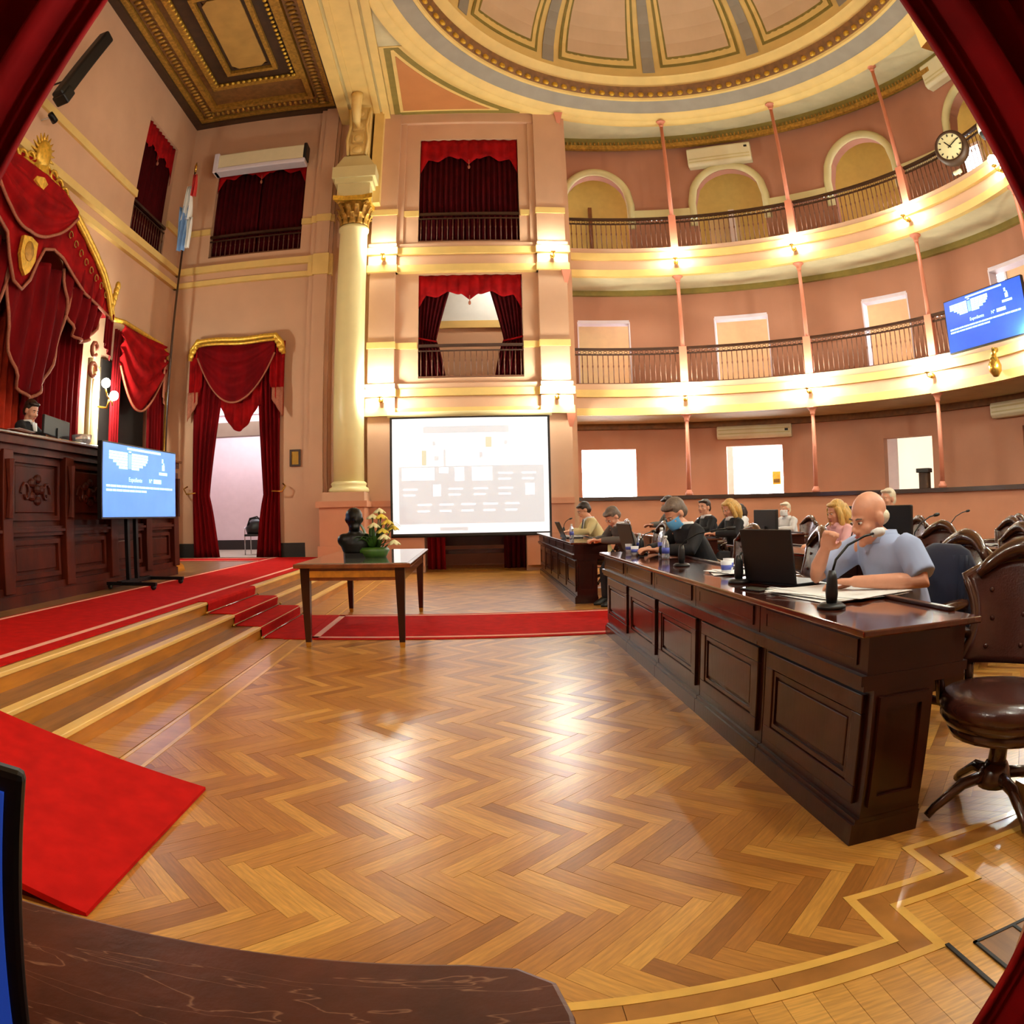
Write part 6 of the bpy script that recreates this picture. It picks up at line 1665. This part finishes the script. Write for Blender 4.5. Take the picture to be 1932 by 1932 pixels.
    # face details
    for s_ in (-1, 1):
        ey = B().ell((s_ * .030, .084, .004), (.0115, .0095, .0055), 10, 7, M=TH).build('eye', 'eye_w', t, True)
        B().ell((s_ * .030, .0925, .003), (.0055, .004, .0052), 8, 6, M=TH).build('iris', 'eye_d', ey, True)
        B().tube([(s_ * .014, .094, .022), (s_ * .030, .095, .027), (s_ * .048, .082, .022)], [.003, .0042, .0025], 6, M=TH).build('eyebrow', hair if style != 'bald' else 'hair_grey', t, True)
    if mask:
        fm_ = B().sheet(lambda u, v: ((u - .5) * .150, .122 - .085 * (abs(u - .5) * 2) ** 2 - .012 * (abs(v - .45) * 2) ** 2, -.008 - v * .100), 14, 8, (0, .004, 0), M=TH).build('face_mask', mask, t, True)

        for s_ in (-1, 1): B().tube([(s_ * .072, .045, -.02), (s_ * .08, .0, .0), (s_ * .082, -.02, .01)], .0022, 5, M=TH).build('mask_loop', mask, fm_, True)
    else:
        B().ell((0, .0965, -.0605), (.023, .008, .0045), 10, 6, M=TH).ell((0, .0945, -.069), (.019, .008, .005), 10, 6, M=TH).build('mouth', 'lips', t, True)
    # hair
    if style == 'bald':
        b = B(); b.ell((0, -.050, -.012), (.0785, .0575, .046), 16, 10, M=TH)
        b.build('hair', hair, t, True)
    else:
        b = B(); b.ell((0, -.026, .042), (.084, .100, .090), 20, 14, M=TH); b.ell((0, -.055, -.01), (.080, .066, .075), 16, 10, M=TH)
        for k in range(9):
            a = -1.2 + 2.4 * k / 8; b.ell((.062 * sin(a), .048 * cos(a) + .012, .088), (.026, .030, .018), 8, 6, M=TH)
        if style == 'long':
            for s_ in (-1, 1): b.tube([(s_ * .070, .030, .06), (s_ * .088, .020, -.02), (s_ * .090, .015, -.10), (s_ * .085, .02, -.17)], [.030, .034, .036, .018], 10, M=TH)
            b.tube([(0, -.08, .04), (0, -.115, -.05), (0, -.10, -.15), (0, -.09, -.21)], [.07, .080, .075, .04], 12, M=TH)
            b.tube([(-.055, -.05, .02), (-.065, -.085, -.08), (-.06, -.075, -.18)], [.045, .05, .03], 10, M=TH); b.tube([(.055, -.05, .02), (.065, -.085, -.08), (.06, -.075, -.18)], [.045, .05, .03], 10, M=TH)
        remesh(b, 'hair', .009, hair, t, 2)
    return t

F = radians(90)      # facing the dais
person((2.16, 2.90), radians(96), 'bald man in a light blue short sleeved shirt leaning to a microphone', 'shirt_blue', 'skin', 'hair_white', 'bald', lean=.20, yaw=radians(2), pitch=radians(-18), sleeves='short', fine=True, sc=1.02,
       arms=[((-.30, .20, .84), (-.08, .46, .84)), ((.24, .46, .84), (.10, .49, .99))], hy=.05, headoff=(0, 0, -.045))
person((2.12, 5.95), radians(100), 'man in a black suit and blue face mask bent over the front desk', 'suit_black', 'skin', 'hair_grey', 'short', lean=.24, yaw=radians(10), pitch=radians(-38), mask='mask_blue', sc=1.03, hy=.06, headoff=(0, 0, -.03))
person((2.12, 8.78), radians(105), 'grey haired person in a grey jacket looking down at the far desk', 'suit_grey', 'skin', 'hair_grey', 'short', lean=.26, yaw=radians(8), pitch=radians(-45), sc=1.0, hy=.05, headoff=(0, 0, -.04))
person((2.14, 11.2), radians(95), 'person in a beige suit writing at the far end of the front desks', 'suit_beige', 'skin', 'hair_dark', 'short', lean=.22, yaw=0, pitch=radians(-30), sc=1.05, hy=.05, tie='navy')
person((3.70, 9.1), radians(95), 'blond woman in a dark jacket seated in the second row behind the masked man', 'suit_black', 'skin', 'hair_blond', 'long', lean=.12, yaw=radians(15), pitch=radians(-25), sc=1.03)
person((3.70, 10.35), radians(95), 'dark haired person in black behind the blond woman in the dark jacket', 'suit_black', 'skin', 'hair_dark', 'short', lean=.06, yaw=radians(30), sc=1.05)
person((3.70, 12.0), radians(90), 'person in dark clothes partly hidden behind the masked man\'s head', 'suit_grey', 'skin_d', 'hair_dark', 'short', lean=.16, pitch=radians(-25), sc=1.12)
person((3.72, 6.15), radians(88), 'blond woman in a pale pink top seated left of the bald man', 'pink_cloth', 'skin', 'hair_blond', 'long', lean=.10, yaw=radians(10), pitch=radians(-15), sc=.98)
person((5.40, 10.9), radians(100), 'man in a white shirt with a white mask in the third row', 'white_cloth', 'skin', 'hair_white', 'short', lean=.08, yaw=radians(20), mask='mask_white', sc=1.0)
person((5.40, 13.05), radians(95), 'dark haired woman in white seated right of the blond woman in the dark jacket', 'white_cloth', 'skin', 'hair_dark', 'long', lean=.08, sc=1.0)
person((5.40, 7.65), radians(95), 'white haired person behind the bald man\'s head in the third row', 'white_cloth', 'skin', 'hair_white', 'short', lean=.08, yaw=radians(10), sc=1.10)
person((-5.72, 7.25, 1.28), radians(-80), 'person in a dark jacket and white shirt seated behind the rostrum', 'suit_black', 'skin', 'hair_dark', 'short', lean=.12, yaw=radians(-20), pitch=radians(-20), sc=1.12, tie='white_cloth',
       arms=[((-.27, .22, .86), (-.09, .45, .86)), ((.27, .22, .86), (.09, .45, .86))])
ps_ = thing('rostrum_platform', 'raised dark platform behind the rostrum under the seated official', 'platform', (-6.0, 7.0, .36))
B().box(-.50, .62, -2.8, 2.6, 0, .92).build('deck', 'rostrum', ps_)
oc = thing('rostrum_chair', 'dark high chair of the official behind the rostrum', 'chair', (-6.0, 7.2, 1.28), radians(-80))
B().box(-.26, .26, -.18, .30, .40, .50).build('seat', 'leather', oc, bevel=.02); B().box(-.26, .26, -.28, -.19, .45, 1.25).build('backrest', 'velvet_d', oc, bevel=.03)
for x in (-.22, .22):
    for y in (-.22, .25): B().box(x - .025, x + .025, y - .025, y + .025, 0, .42).build('leg', 'dark_wood', oc)

lb = thing('speaker_box', 'small dark box on the parapet in front of the third ground tier opening', 'box', cyl(RG + .06, 67.0, 1.502), -radians(63))
B().box(-.10, .10, -.08, .08, 0, .30).build('case', 'coffer_dark', lb, bevel=.006)
B().box(-.15, .13, -.10, .10, .30, .38).build('cap', 'charcoal', lb, bevel=.006)
yn = thing('wall_notice', 'small yellow notice on the corridor wall in the second ground tier opening', 'notice', cyl(9.45, 33.4, 1.78), -radians(35))
B().box(-.11, .11, -.02, 0, 0, .34).build('board', 'petal', yn)
B().box(-.08, .08, -.024, -.02, .05, .14).build('printed_patch', 'olive', yn)
